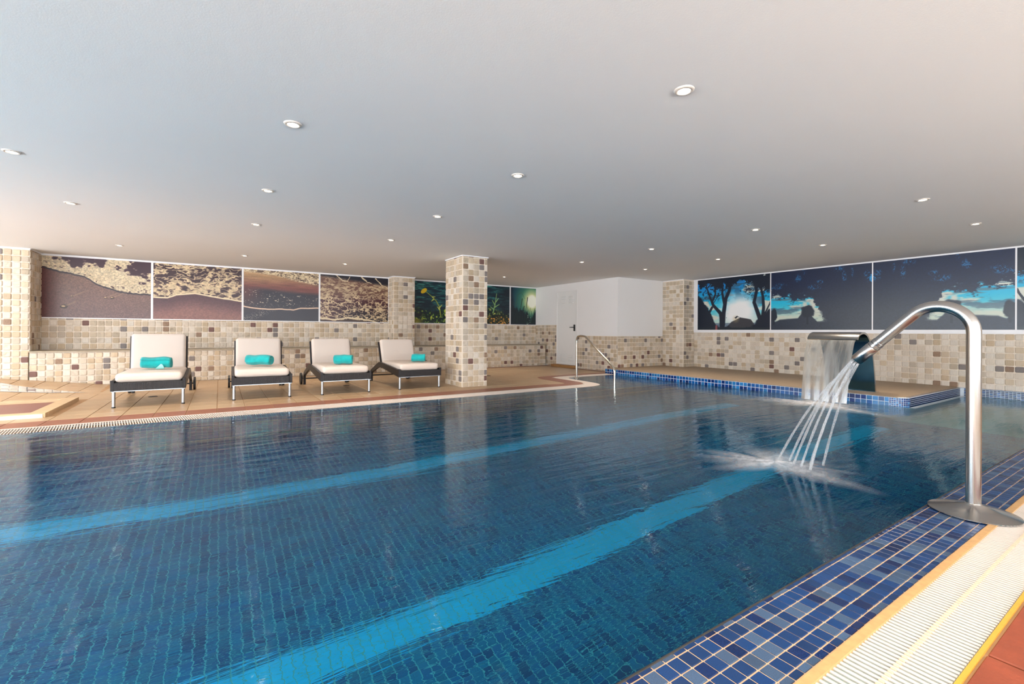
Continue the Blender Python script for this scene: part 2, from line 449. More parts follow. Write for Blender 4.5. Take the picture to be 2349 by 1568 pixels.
# left (picture) wall: plaster body, stone tile above the bench, pier at its left end
wl = struct((lambda m: (m.box(XMIN-.2, XB+.3, YA, YA+.2, 0, CEIL), m)[1])(MB()).build('wall_left', M_GROUT))
pr0 = struct((lambda m: (m.box(XMIN, -2.722, YN+.003, YA, 0, CEIL), m)[1])(MB()).build('wall_pier', M_GROUT))
t = grid((-2.71, YA, .625), X, Z, XD+2.71, .585, STP*1.03, .1085, st(.07, .2), v_off=0)
lay(t, wl, 'stone', 'stone_tile', 'stone_tiles', 300, .003)
t = grid((XMIN, YN, .0), X, Z, -2.71-XMIN, CEIL-.02, STP, STP, st(.06, .08), u_off=.05)
lay(t, pr0, 'stone', 'stone_tile', 'stone_tiles', 300, .003)
pier = struct((lambda m: (m.box(-2.722, -2.708, YN+.003, YA, .6, CEIL), m)[1])(MB()).build('trim_1', M_GROUT))
lay(grid((-2.708, YN, .62), Y, Z, YA-YN, CEIL-.64, STP, STP, st(.12)), pier, 'stone', 'stone_tile', 'stone_tiles', 300, .003)
# pilaster between the two photo series
pil = struct((lambda m: (m.box(3.632, 4.172, 11.075, YA, .625, CEIL), m)[1])(MB()).build('wall_pilaster', M_GROUT))
t = grid((3.625, 11.072, .63), X, Z, .552, CEIL-.65, .122, STP, st(.06, .2))
t += grid((3.63, YA, .63), -Y, Z, YA-11.08, CEIL-.65, STP, STP, st(.12, .3), u_off=.03)
lay(t, pil, 'stone', 'stone_tile', 'stone_tiles', 300, .002)

# bench: tiled front and a long stone slab on top
bench = empty('tiled_bench', (2.7, 11.2, 0)); tag(bench, 'long built-in stone-tiled bench with a pale slab top under the photo panels', 'bench')
off = Vector((-2.7, -11.2, 0))
mb = MB(); mb.box(-2.705+off.x, 8.19+off.x, YN+.003+off.y, YA-.002+off.y, 0, .596); mb.build('bench_body', M_GROUT, bench)
mb = MB(); mb.box(-2.705+off.x, 8.235+off.x, YN-.03+off.y, YA-.003+off.y, .597, .622); mb.build('bench_slab', M_BENCHTOP, bench, bevel=.006)
t = grid((-2.71, YN, .0), X, Z, 10.9, .597, .105, .1035, st(.1, .25), v_off=.03)
lay(t, bench, 'stone', 'stone_tile', 'stone_tiles', 300, .004, off)

# white wall with the door (faces -X), its return (faces -Y), mural pillar, mural wall
DY0, DY1, DZ = 9.56, 10.45, 2.15
wb = MB()
wb.box(XD, XP, YW, DY0, 0, CEIL); wb.box(XD, XP, DY1, YA, 0, CEIL); wb.box(XD, XP, DY0, DY1, DZ, CEIL)
wb.box(XD+.12, XP, DY0, DY1, 0, DZ)
wfar = struct(wb.build('wall_far', M_WHITE))
wt = MB(); wt.box(XD-.004, XD+.0, YW-.004, DY0-.01, 0, .897); wt.box(XD-.004, XD, DY1+.01, YA, 0, 1.2)
wt.box(XD-.004, XP, YW-.004, YW, 0, .897); wt.build('tile_bed', M_GROUT, wfar)
t = grid((XD-.004, DY0-.01, 0), -Y, Z, DY0-.01-YW, .895, STP, STP, st(.13), v_off=.06)
t += grid((XD-.004, YA, 0), -Y, Z, YA-DY1-.01, 1.2, STP, STP, st(.13), v_off=.05)
t += grid((XD, YW-.004, .1), X, Z, XP-XD, .797, STP, STP, st(.12))
lay(t, wfar, 'stone', 'stone_tile', 'stone_tiles', 300, .002)
pr = MB(); pr.box(XP+.004, XB, YB+.004, YW+.3, 0, CEIL)
pr_o = struct(pr.build('wall_pillar', M_GROUT))
t = grid((XP+.003, YW, .1), -Y, Z, YW-YB, CEIL-.12, STP, STP, st(.03, .12)) + grid((XP+.003, YB+.003, .1), X, Z, XB-XP, CEIL-.12, STP, STP, st(.1, .8))
lay(t, pr_o, 'stone', 'stone_tile', 'stone_tiles', 300, .002)
wr = MB(); wr.box(XB, XB+.3, YMIN, YA, -.3, CEIL); wright = struct(wr.build('wall_right', M_GROUT))
t = grid((XB, YB, .1), -Y, Z, YB+1.2, .90, STP*1.01, .1, lambda: random.choice((CREAM[0], CREAM[1], CREAM[1])) if random.random() < .45 else pick_stone(.15, .1), gap=.010)
lay(t, wright, 'stone', 'stone_tile', 'stone_tiles', 300, .003)

# free-standing column
cx0, cx1, cy0, cy1 = 3.642, 4.151, 7.298, 8.017
cm = MB(); cm.box(cx0+.003, cx1-.003, cy0+.003, cy1-.003, 0, CEIL)
colm = struct(cm.build('tiled_column', M_GROUT))
t = grid((cx0+.002, cy0+.002, .0), X, Z, cx1-cx0-.004, CEIL-.015, .11, .1065, st(.24, .22), v_off=.02)
lay(t, colm, 'stone', 'stone_tile', 'stone_tiles', 300, .002)
t = grid((cx0+.002, cy1-.002, .0), -Y, Z, cy1-cy0-.004, CEIL-.015, .116, .1065, st(.17, .15), v_off=.02)
lay(t, colm, 'stone', 'stone_tile', 'stone_tiles', 180, .002)
# cornice lines: a thin white bead where walls meet the ceiling
tr = MB()
tr.box(XMIN, -2.7, YN-.012, YN+.004, CEIL-.02, CEIL); tr.box(-2.71, XD, YA-.02, YA, CEIL-.022, CEIL)
tr.box(-2.71, -2.695, YN, YA, CEIL-.02, CEIL)
tr.box(3.615, 4.185, 11.055, 11.07, CEIL-.02, CEIL); tr.box(3.612, 3.628, 11.06, YA, CEIL-.02, CEIL)
tr.box(cx0-.014, cx1+.012, cy0-.014, cy0, CEIL-.018, CEIL); tr.box(cx0-.014, cx0, cy0, cy1, CEIL-.018, CEIL)
tr.box(XB-.012, XB, YMIN, YB, CEIL-.016, CEIL); tr.box(XP-.01, XP, YB, YW, CEIL-.016, CEIL)
struct(tr.build('trim_2', M_FRAMEW))

# unseen walls with assumed windows, openings added to go with the area lights
def window_wall(name, horiz, at, lo, hi, centres):
    m = MB(); e = lo
    for c in centres:
        a, b = c-1.2, c+1.2
        for (p, q, z0, z1) in ((e, a, -.3, CEIL), (a, b, -.3, .15), (a, b, 2.25, CEIL)):
            if horiz: m.box(p, q, at-.2, at, z0, z1)
            else: m.box(at-.2, at, p, q, z0, z1)
        e = b
    if horiz: m.box(e, hi, at-.2, at, -.3, CEIL)
    else: m.box(at-.2, at, e, hi, -.3, CEIL)
    struct(m.build(name, M_WHITE))
    for i, c in enumerate(centres):
        f = MB(); s = .05
        for (p, q, z0, z1) in ((c-1.2, c+1.2, .15, .2), (c-1.2, c+1.2, 2.2, 2.25), (c-1.2, c-1.15, .2, 2.2), (c+1.15, c+1.2, .2, 2.2), (c-.025, c+.025, .2, 2.2)):
            if horiz: f.box(p, q, at-.12, at-.07, z0, z1)
            else: f.box(at-.12, at-.07, p, q, z0, z1)
        struct(f.build('window_%d' % (i+1 if horiz else i+5), M_FRAMEW))  # frame of an assumed, unseen opening
window_wall('wall_back', True, YMIN, XMIN-.2, XB+.3, (-4.2, -1.2, 1.8, 4.8))
window_wall('wall_side', False, XMIN, YMIN-.2, YA, (-1.6, 1.2, 4.0, 6.8, 9.6))  # last opening added to go with the extra light for the far ceiling

# ------------------------------------------------------------------ door
d = struct(empty('door_1', (XD, (DY0+DY1)/2, 0)))
W2 = (DY1-DY0)/2
m = MB(); m.box(.012, .05, -W2+.008, W2-.008, .07, DZ-.01); m.build('door_leaf', M_DOOR, d, bevel=.002)
m = MB(); m.box(-.006, .1, -W2-.004, -W2+.006, 0, DZ); m.box(-.006, .1, W2-.006, W2+.004, 0, DZ); m.box(-.006, .1, -W2, W2, DZ-.01, DZ+.004); m.build('door_frame', M_DOOR, d)
lm = MB(); lm.prism([(.012, 0), (-.004, .003), (-.004, .008), (.012, .018)], 'y', -.095, .095); louv = lm.mesh('louver', M_DOOR)
for yc in (.16, -.17):
    for z0 in (1.81, .17):
        for k in range(6):
            o = obj('louver', louv, d); o.location = (0, yc-.0, z0+k*.037)
m = MB(); m.box(-.012, .013, -.36, -.31, 1.02, 1.2); m.build('handle_plate', M_BLACK, d, bevel=.004)
m = MB(); m.tube([(-.01, -.335, 1.125), (-.05, -.335, 1.125), (-.055, -.32, 1.125), (-.055, -.2, 1.125)], .011, 10); m.build('handle', M_BLACK, d, smooth=True)
for z in (1.95, .3):
    m = MB(); m.tube([(0, W2-.012, z), (0, W2-.012, z+.09)], .008, 8); m.build('hinge', M_DOOR, d)
m = MB(); m.box(-.16, .02, -W2-.02, W2+.07, .0, .068); m.build('threshold_step', M_DARKW, d, bevel=.008)

# ------------------------------------------------------------------ floor of the hall (deck)
def hump(x, y):
    a = max(0.0, -1.68-x)*.133; b = min(1.0, max(0.0, (y-8.85)/2.05))
    return a*b
# curved water edge: straight far edge, rounded tip, then back to the white wall
def chaikin(p, it=2):
    for _ in range(it):
        q = [p[0]]
        for a, b_ in zip(p[:-1], p[1:]):
            a = Vector(a); b_ = Vector(b_); q += [a*.75+b_*.25, a*.25+b_*.75]
        q.append(p[-1]); p = q
    return [Vector(v) for v in p]
E2 = chaikin([(XMIN, YE), (5.2, YE), (5.75, 6.25), (6.02, 6.31), (6.17, 6.45), (6.24, 6.79), (6.28, 7.25), (6.33, 7.64), (6.6, 7.76), (8.25, 7.76)])
G_OUT = chaikin([(XMIN, YG), (5.1, YG), (5.6, 6.53), (5.85, 6.58), (5.98, 6.72), (6.05, 6.95), (6.06, 7.3), (6.07, 7.7), (6.12, 7.98), (8.25, 7.98)])
R_OUT = chaikin([(XMIN, YR), (4.9, YR), (5.3, 6.84), (5.52, 6.80), (5.64, 6.86), (5.68, 7.0), (5.70, 7.4), (5.72, 7.85), (5.95, 8.2), (8.25, 8.2)])
EDGE = [(p.x, p.y) for p in E2]
def ribbon(mb, A, B, z0, z1, mat=None):
    n = len(A)
    for i in range(n-1):
        q = [(*A[i], z0), (*A[i+1], z0), (*B[i+1], z0), (*B[i], z0), (*A[i], z1), (*A[i+1], z1), (*B[i+1], z1), (*B[i], z1)]
        mb.add(q, [(0, 3, 2, 1), (4, 5, 6, 7), (0, 1, 5, 4), (1, 2, 6, 5), (2, 3, 7, 6), (3, 0, 4, 7)], mat)
# slab under everything
sl = MB()
n = 26
def deck_z(x, y): return hump(x, y)-.006
xs = [XMIN+i*(5.4-XMIN)/40 for i in range(41)]; ys = [YG-.02+j*(YN+.1-YG)/16 for j in range(17)]
vs = [(x, y, deck_z(x, y)) for x in xs for y in ys]; fs = [(i*17+j, (i+1)*17+j, (i+1)*17+j+1, i*17+j+1) for i in range(40) for j in range(16)]
sl.add(vs, fs)
poly = [(p.x, p.y, -.006) for p in G_OUT[1:]]+[(XD+.02, 8.0, -.006), (XD+.02, YN+.1, -.006), (5.0, YN+.1, -.006), (5.0, YG, -.006)]
sl.add(poly, [tuple(range(len(poly)))])
sl.box(XMIN, XB, YMIN, .405, -.3, -.006)
floor = struct(sl.build('floor', M_DJOINT))
def far_deck_ok(c):
    if c.x > 5.25 and c.y < 8.15: return False
    return not (c.x < -1.6 and 7.1 < c.y < 8.7)
def tan(): return random.choice(M_TAN)
t = grid((XMIN, YR, 0), X, Y, XD-XMIN, YN-YR-.02, .31, .31, tan, gap=.006, keep=far_deck_ok, u_off=.15)
t2 = []
for c, u, v, su, sv, m_ in t:
    h = hump(c.x, c.y); e = .05
    gx = (hump(c.x+e, c.y)-hump(c.x-e, c.y))/(2*e); gy = (hump(c.x, c.y+e)-hump(c.x, c.y-e))/(2*e)
    u3 = Vector((1, 0, gx)).normalized(); v3 = Vector((0, 1, gy)); v3 = (v3-u3*v3.dot(u3)).normalized()
    t2.append((Vector((c.x, c.y, h-.006)), u3, v3, su, sv, m_))
lay(t2, floor, 'slab', 'deck_tile', 'deck_tiles', 300)
# terracotta strip along the far edge, then curving round the tip
t = grid((XMIN, YG+.004, -.006), X, Y, 5.2-XMIN, YR-YG-.004, .31, YR-YG, lambda: random.choice(M_RED), gap=.006, u_off=.15)
lay(t, floor, 'slab', 'terracotta_tile', 'terracotta_tiles', 60)
fl_ = [(p.x, p.y) for p in R_OUT if p.x > 5.25 and p.y < 8.14]
m = MB(); m.prism([(5.25, 6.88)]+fl_+[(5.25, 8.14)], 'z', -.008, -.0002, M_TAN[0]); m.build('deck_tile', None, floor)
m = MB(); ribbon(m, G_OUT[5:], R_OUT[5:], -.01, .002, M_RED[0]); m.build('terracotta_strip', None, floor)
m = MB(); m.box(4.3, XD-.01, YN-.18, YN-.02, -.01, .002, M_RED[1]); m.box(XD-.2, XD-.02, 8.1, DY0-.05, -.01, .002, M_RED[1]); m.build('terracotta_strip', None, floor)
# near deck where the photographer stands
t = grid((XMIN, .395-.372, -.006), X, Y, XB-XMIN, .37, .62, .37, lambda: M_REDNEAR, gap=.008, u_off=.28)
t += grid((XMIN, -2.5, -.006), X, Y, XB-XMIN, 2.5, .62, .62, tan, gap=.008)
lay(t, floor, 'slab', 'terracotta_tile', 'terracotta_tiles', 40)

# ------------------------------------------------------------------ pool basin
pool = MB()
g = M_PGROUT
pool.box(XMIN+.9, XL, PW0, PW1, PD-.2, PD, g)                    # floor
pool.box(XMIN+.9, XB, .405-.3, PW0-.004, PD-.2, -.008, g)        # near wall body
pool.box(XMIN+.9, 5.95, PW1+.004, YE, PD-.2, -.018, g); pool.box(5.95, XL, PW1+.004, YE, PD-.2, -.28, g)
pool.box(XL, XB, PW0, 2.4, PD-.2, PD, g)            # far wall body (band bed)
pool.box(XMIN+.7, XMIN+.9, .0, 6.4, PD-.2, -.01, g)              # left end
pool.box(5.96, XL+.5, YE-.02, 8.05, PD-.2, -.28, g)                # entry step bed
basin_far = [(p.x, p.y) for p in E2]
basin = struct(pool.build('pool_basin', None))
# side skirt under the curved deck edge down to the step
sk = MB()
for a, b in zip(E2[1:-1], E2[2:]): sk.add([(*a, -.012), (*b, -.012), (*b, -.4), (*a, -.4)], [(0, 1, 2, 3)])
sk.build('bay_skirt', glaze('glaze_skirt', srgb(20, 90, 140), .3), basin)
def bpool(): return random.choice(BLUE_POOL)
def bdeck(): return random.choice((BLUE_DECK[0], BLUE_DECK[0], BLUE_DECK[1], BLUE_DECK[2]))
def bedge(): return random.choice(BLUE_EDGE)
MOS = .0522
# pool floor: lane stripes in turquoise
PP = .0522; PX0 = -3.6
def floor_mat(c): return LANE if (4.25 < c.y < 4.51 or 2.28 < c.y < 2.54) and c.x < 7.2 else bpool()
t = grid((PX0, PW0, PD), X, Y, XL-PX0, PW1-PW0, PP, PP, bpool, gap=.005)
t = [(c, u, v, su, sv, floor_mat(c)) for c, u, v, su, sv, m_ in t]
lay(t, basin, 'smooth', 'pool_floor_tile', 'pool_floor_tiles', 250)
# far pool wall (faces -Y) with two golden joints, and the far overflow band just under the water
t = grid((PX0, PW1+.002, PD), X, Z, XL-PX0, -PD-.02, MOS, .105, bpool, gap=.005, keep=lambda c: c.x < 5.95 or c.z < -.3)
lay(t, basin, 'smooth', 'pool_wall_tile', 'pool_wall_tiles', 200)
m = MB()
for z in (-.25, -.9): m.box(XMIN+.9, XL, PW1-.005, PW1+.002, z-.011, z+.011)
m.build('golden_joint_line', M_GOLD, basin)
t = grid((PX0, PW1, -.018), X, Y, 5.9-PX0, YE-PW1, MOS, MOS*1.02, bpool, gap=.006)
lay(t, basin, 'smooth', 'overflow_tile', 'overflow_tiles', 200)
t = grid((5.9, PW1, -.28), X, Y, XL-5.9, 7.76-PW1, .105, .105, bpool, gap=.006)
lay(t, basin, 'smooth', 'step_tile', 'step_tiles', 0)
# near pool wall below the band
t = grid((XL, PW0-.002, PD), -X, Z, XL-PX0, -PD-.03, .105, .105, bpool, gap=.006)
lay(t, basin, 'smooth', 'pool_wall_tile', 'pool_wall_tiles', 0)

# near mosaic band: five rows, above the water
band = struct((lambda m: (m.box(XMIN+.9, XB-.02, .648, PW0, -.06, -.003), m)[1])(MB()).build('pool_edge_band', M_BGROUT))
t = grid((-1, .655, -.003), X, Y, XB-.05+1, PW0-.655, MOS, MOS*1.06, bdeck, gap=.0048, v_off=.028)
lay(t, band, 'mosaic', 'mosaic_tile', 'mosaic_tiles', 300)
m = MB(); m.tube([(XMIN+.9, PW0+.002, -.012), (XB-.03, PW0+.002, -.012)], .011, 10); m.build('nosing', plain('dark_nosing', srgb(52, 50, 48), .5, var=.2), band, smooth=True)

# ------------------------------------------------------------------ water
wm = MB()
WZ = -.006
xs_ = [XMIN+.9, 5.4]
wm.add([(XMIN+.9, PW0+.004, WZ), (XB-.01, PW0+.004, WZ), (XB-.01, 2.2, WZ), (XL, 2.2, WZ), (XL, 7.76, WZ)]+[(p.x, p.y, WZ) for p in E2[-2:0:-1]]+[(XMIN+.9, YE, WZ)],
       [tuple(range(5+len(E2)-2+1))])
wat = wm.build('pool_water', M_WATER, recalc=False); struct(wat)
me = wat.data
bm = bmesh.new(); bm.from_mesh(me); bmesh.ops.triangulate(bm, faces=bm.faces)
for f in bm.faces:
    if f.normal.z < 0: f.normal_flip()
bm.to_mesh(me); bm.free()

# ------------------------------------------------------------------ ledge with blue mosaic face
led = MB()
r = .14; y0 = 2.3
arc = [(XL+r-r*math.cos(a), y0+r-r*math.sin(a)) for a in [k*PI/2/8 for k in range(9)]]
outline = [(XL, YW)]+arc+[(XB-.16, y0), (XB-.12, y0-.04), (XB-.12, -1.5), (XB, -1.5), (XB, YW)]
led.prism(outline, 'z', -1.4, .113)
ledge = struct(led.build('pool_ledge', M_EGROUT))
top = MB()
def inset_outline(d): return [(x+d if x < XB-.5 else x, y) for x, y in outline]
top.prism([(XL+.06, YW)]+[(x+.06 if x < XL+.1 else x+.03, y+.06) for x, y in arc]+[(XB-.1, y0+.06), (XB, y0+.06), (XB, YW)], 'z', .11, .119, M_LEDGE)
top.build('ledge_slab', None, ledge)
t = grid((XL-.0005, YW, -.02), -Y, Z, YW-y0-r-.05, .133, .0705, .068, bedge, gap=.007, v_off=.0)
t += grid((XL-.0005, y0+r+.05, -.02), -Y, Z, .05, .133, .0262, .0262, bedge, gap=.005)
for k in range(8):
    a0, a1 = k*PI/16, (k+1)*PI/16; am = (a0+a1)/2
    c = Vector((XL+r-(r+.0005)*math.cos(am), y0+r-(r+.0005)*math.sin(am), 0)); u = Vector((math.sin(am), -math.cos(am), 0))
    for zz in range(5): t.append((c+Z*(-.007+zz*.0262), u, Z, .0222, .0215, bedge()))
lay(t, ledge, 'mosaic', 'mosaic_tile', 'mosaic_tiles', 220)
t = grid((XL+r, y0-.0005, -.02), X, Z, XB-.14-XL-r, .133, .0262, .0262, lambda: BLUE_DECK[1], gap=.004)
t += grid((XB-.1205, y0-.04, -.02), -Y, Z, 3.6, .133, .0262*1.6, .0262, lambda: random.choice((BLUE_EDGE[0], BLUE_DECK[0], BLUE_DECK[2])), gap=.006)
t += grid((XB-.115, 2.2, .113), -Y, X, 3.4, .11, .052, .052, bedge, gap=.006)
lay(t, ledge, 'mosaic', 'small_mosaic_tile', 'small_mosaic_tiles', 150)
t = grid((XL+.002, YW, .1135), -Y, X, YW-y0-.1, .05, .0705, .05, lambda: DARK[0], gap=.005)
t = [(c, v, -u, sv, su, m_) for c, u, v, su, sv, m_ in t]
t += grid((XL+.16, y0+.004, .1135), X, Y, XB-.3-XL, .05, .05, .05, lambda: DARK[0], gap=.005)
lay(t, ledge, 'mosaic', 'rim_tile', 'rim_tiles', 0)

# ------------------------------------------------------------------ gratings
def slat_mesh(name, w_, ln, h=.012):
    m = MB(); n = 5
    prof = [(-w_/2, -.01)]+[(-w_/2*math.cos(PI*k/n), h*.45+h*.55*math.sin(PI*k/n)-.006) for k in range(n+1)]+[(w_/2, -.01)]
    m.prism(prof, 'y', -ln/2, ln/2); me = m.mesh(name, M_SLAT); return me
SP = .0222
gr = empty('overflow_grating', (2.5, .53, 0)); tag(gr, 'white slatted overflow grating beside the blue mosaic edge in the near corner', 'grating')
m = MB(); m.box(-8.6, 7.7, -.13, .12, -.1, -.045); m.build('gutter_bed', M_GUTTER, gr)
m = MB(); m.box(-8.6, 7.7, .092, .122, -.05, .004); m.build('grate_frame', M_BORDER, gr, bevel=.002)
m = MB(); m.box(-8.6, 7.7, -.134, -.122, -.05, .003); m.build('edge_strip', M_YELLOW, gr)
s1 = slat_mesh('slat', .0125, .212, .006); k0 = 0
n_sl = 0; rest = MB(); sv = [v.co.copy() for v in s1.vertices]; sf = [tuple(p.vertices) for p in s1.polygons]
i = 0; x = -1.6
while x < 7.8:
    if n_sl < 210 and x > 1.2:
        o = obj('slat', s1, gr); o.location = (x-2.5, -.013, 0); n_sl += 1
    else: rest.add([(p.x+x-2.5, p.y-.013, p.z) for p in sv], sf, M_SLAT)
    x += SP
o = rest.build('slats', None, gr, recalc=False); o['kind'] = 'stuff'
m = MB(); x = -1.6+SP/2
while x < 7.8:
    m.box(x-2.5-.005, x-2.5+.005, -.012, .0, -.01, .0005); x += SP
o = m.build('slat_links', M_SLATC, gr, recalc=False); o['kind'] = 'stuff'

gf = empty('overflow_grating', (2.0, 6.38, 0)); tag(gf, 'white slatted overflow grating curving along the far pool edge by the loungers', 'grating')
gofs = Vector((-2.0, -6.38))
m = MB(); ribbon(m, [p+gofs for p in E2], [p+gofs for p in G_OUT], -.1, -.03, M_GUTTER); m.build('gutter_bed', None, gf)
m = MB(); G_IN2 = [a+(b-a)*.9 for a, b in zip(E2, G_OUT)]; ribbon(m, [p+gofs for p in G_IN2], [p+gofs for p in G_OUT], -.02, .002, M_SLAT); m.build('grate_frame', None, gf)
# walk along the path placing slats from the water side to the deck side
rest = MB(); count = 0; s_mesh = slat_mesh('slat', .0118, 1.0, .006)
sv = [v.co.copy() for v in s_mesh.vertices]; sf = [tuple(p.vertices) for p in s_mesh.polygons]
carry = 0.0; plac = []
for i in range(len(E2)-1):
    a, b = E2[i], E2[i+1]; c, d2 = G_IN2[i], G_IN2[i+1]; ln = (b-a).length; s = carry
    while s < ln:
        f = s/ln; p = a+(b-a)*f; q = c+(d2-c)*f; plac.append((p, q)); s += SP
    carry = s-ln
plac = [pq for pq in plac if pq[0].x > -4.5]
scored = sorted(plac, key=lambda pq: (0 if pq[0].x > -2.0 else 1, pq[0].x))
for k, (p, q) in enumerate(scored):
    mid = (p+q)/2+gofs; dv = (q-p); ln = dv.length; ang = math.atan2(dv.y, dv.x)-PI/2
    if k < 290:
        o = obj('slat', s_mesh, gf); o.location = (mid.x, mid.y, 0); o.rotation_euler = (0, 0, ang); o.scale = (1, ln, 1)
    else:
        ca, sa = math.cos(ang), math.sin(ang)
        rest.add([(mid.x+v.x*ca-v.y*ln*sa, mid.y+v.x*sa+v.y*ln*ca, v.z) for v in sv], sf, M_SLAT)
o = rest.build('slats', None, gf, recalc=False); o['kind'] = 'stuff'
# ------------------------------------------------------------------ downlights
M_LED, nt, b = nmat('lamp_lens'); b.inputs['Base Color'].default_value = (1, .9, .78, 1)
b.inputs['Emission Color'].default_value = (1, .86, .68, 1); b.inputs['Emission Strength'].default_value = 30
M_RING = plain('lamp_ring', srgb(225, 215, 205), .3)
ringm = MB(); ringm.lathe([(.034, -.001), (.036, -.009), (.05, -.007), (.056, 0), (.056, .002), (.034, .002)], seg=24); ring_me = ringm.mesh('trim_ring', M_RING, smooth=True)
lensm = MB(); lensm.lathe([(.001, -.006), (.02, -.005), (.034, -.002), (.034, .0)], seg=20); lens_me = lensm.mesh('lens', M_LED, smooth=True)
spot = bpy.data.lights.new('downlight_beam', 'SPOT'); spot.energy = 92; spot.color = (1, .85, .68); spot.spot_size = math.radians(96); spot.spot_blend = .75; spot.shadow_soft_size = .035
ROWS = [(1.63, (2.19, 6.0, 7.85), 'nearest'), (3.31, (.40, 2.18, 5.94, 7.82), 'second nearest'), (5.02, (-1.35, .39, 2.17, 5.93, 7.76), 'middle'),
        (6.71, (-1.36, .39, 2.155, 5.925, 7.73), 'second farthest'), (9.64, (-1.37, .38, 2.147, 5.96), 'farthest')]
ORD = ['first', 'second', 'third', 'fourth', 'fifth']
def downlight(x, y, label, beam=True):
    e = tag(empty('ceiling_downlight', (x, y, CEIL)), label, 'ceiling light', 'recessed warm downlights in the white ceiling')
    obj('trim_ring', ring_me, e); obj('lens', lens_me, e)
    if beam:
        lo = bpy.data.objects.new('downlight_beam', spot); COL.objects.link(lo); lo.location = (0, 0, -.012); lo.parent = e
for y, xs2, rn in ROWS:
    for k, x in enumerate(xs2):
        downlight(x, y, 'round recessed downlight, %s from the left in the %s row of lamps' % (ORD[k], rn))
# unseen bare beams on the same grid outside the frame, added to light the hall
for x, y in ((-3.1, 3.31), (-3.1, 6.71), (-1.36, 1.63), (.4, -.1), (2.19, -.1), (-3.1, 9.64), (7.85, 0)):
    lo = bpy.data.objects.new('downlight_beam', spot); COL.objects.link(lo); lo.location = (x, y, CEIL-.012)

# ------------------------------------------------------------------ printed photo panels (generated pixel by pixel)
_T = np.random.RandomState(3).rand(256, 256)
def vn(x, y, seed=0):
    x = x+seed*17.3; y = y+seed*9.7
    xi = np.floor(x).astype(int); yi = np.floor(y).astype(int); fx = x-xi; fy = y-yi
    fx = fx*fx*(3-2*fx); fy = fy*fy*(3-2*fy)
    a = _T[xi % 256, yi % 256]; b_ = _T[(xi+1) % 256, yi % 256]; c = _T[xi % 256, (yi+1) % 256]; d_ = _T[(xi+1) % 256, (yi+1) % 256]
    return (a*(1-fx)+b_*fx)*(1-fy)+(c*(1-fx)+d_*fx)*fy
def fbm(x, y, o=5, seed=0, g=.55):
    s = 0; a = 1; t = 0
    for k in range(o): s = s+a*vn(x*2**k, y*2**k, seed+k*3); t += a; a *= g
    return s/t
def lerp(a, b, f): return a+(b-a)*f[..., None]
def C(r, g, b_): return np.array([r, g, b_], float)/255
def sm(a, b, x): t = np.clip((x-a)/(b-a), 0, 1); return t*t*(3-2*t)
def stroke(U, V, pts, w0, w1, asp):
    m = np.zeros_like(U); n = len(pts)-1
    for i in range(n):
        (x0, y0), (x1, y1) = pts[i], pts[i+1]; dx, dy = (x1-x0)*asp, y1-y0
        t = np.clip(((U-x0)*asp*dx+(V-y0)*dy)/(dx*dx+dy*dy+1e-9), 0, 1)
        d_ = np.hypot((U-x0)*asp-t*dx, V-y0-t*dy); w_ = w0+(w1-w0)*((i+t)/n)
        m = np.maximum(m, sm(1.25, .75, d_/w_))
    return m
def interp(U, pts): return np.interp(U, [p[0] for p in pts], [p[1] for p in pts])
# every painter gets U (0..1 left to right), V (0..1 top to bottom)
def p_sand(U, V, A):
    x, y = U*A, V
    base = lerp(lerp(np.broadcast_to(C(128, 96, 80), U.shape+(3,)), C(112, 86, 84), V), C(88, 44, 42), sm(.22, 0, U))
    g_ = fbm(x*90, y*90, 2, 5); img = base*(.78+.44*g_)[..., None]
    edge = interp(U, [(0, .17), (.12, .22), (.38, .3), (.5, .43), (.65, .5), (.78, .56), (1, .56)])+(fbm(x*14, y*3, 3, 2)-.5)*.04
    img = lerp(img, C(40, 32, 44), sm(edge+.035, edge+.012, V))
    foam = lerp(np.broadcast_to(C(206, 182, 146), U.shape+(3,)), C(238, 222, 190), fbm(x*16, y*16, 4, 8))
    foam = foam*(.7+.45*fbm(x*60, y*60, 2, 9))[..., None]
    hol = sm(.66, .72, fbm(x*26, y*40, 2, 11))*sm(edge-.17, edge-.02, V); foam = lerp(foam, C(70, 48, 52), hol*.9)
    img = lerp(img, foam, sm(edge+.006, edge-.006, V))
    dk = sm(.5, .58, fbm(x*7, y*9, 4, 13)+.2*sm(.62, 1, U)*sm(.4, .1, V)-.45*sm(.1, .26, V-.25*sm(.6, .9, U)))*sm(.05, .12, U)
    img = lerp(img, C(62, 36, 50), dk)
    for (cx, cy, r_) in ((.2, .82, .05), (.57, .655, .03), (.63, .65, .03), (.27, .65, .02)):
        d_ = np.hypot((U-cx)*A, (V-cy)*1.6)+.02*fbm(x*30, y*30, 2, 3)
        img = lerp(img, C(58, 42, 40), sm(r_+.012, r_, d_)); img = lerp(img, C(205, 172, 130), sm(r_*.55, r_*.4, np.hypot((U-cx+.006)*A, (V-cy+.006)*1.8)))
        img = lerp(img, C(190, 155, 120), .35*sm(.02, 0, np.abs((V-cy)+(U-cx)*A*.6))*sm(.18, 0, np.abs(U-cx-.04)*A)*(U > cx))
    return img
def web(x, y, s, seed, stretch=1.0, w_=.1):
    wx = x+.09*fbm(x*5, y*5, 3, seed+4); wy = y+.09*fbm(x*5+9, y*5, 3, seed+6)
    a = np.abs(fbm(wx*s, wy*s*stretch, 4, seed)-.5); b_ = np.abs(fbm(wx*s*1.7+3, wy*s*1.7*stretch, 3, seed+9)-.5)
    return np.maximum(sm(w_, w_*.35, a), .8*sm(w_*.9, w_*.3, b_))
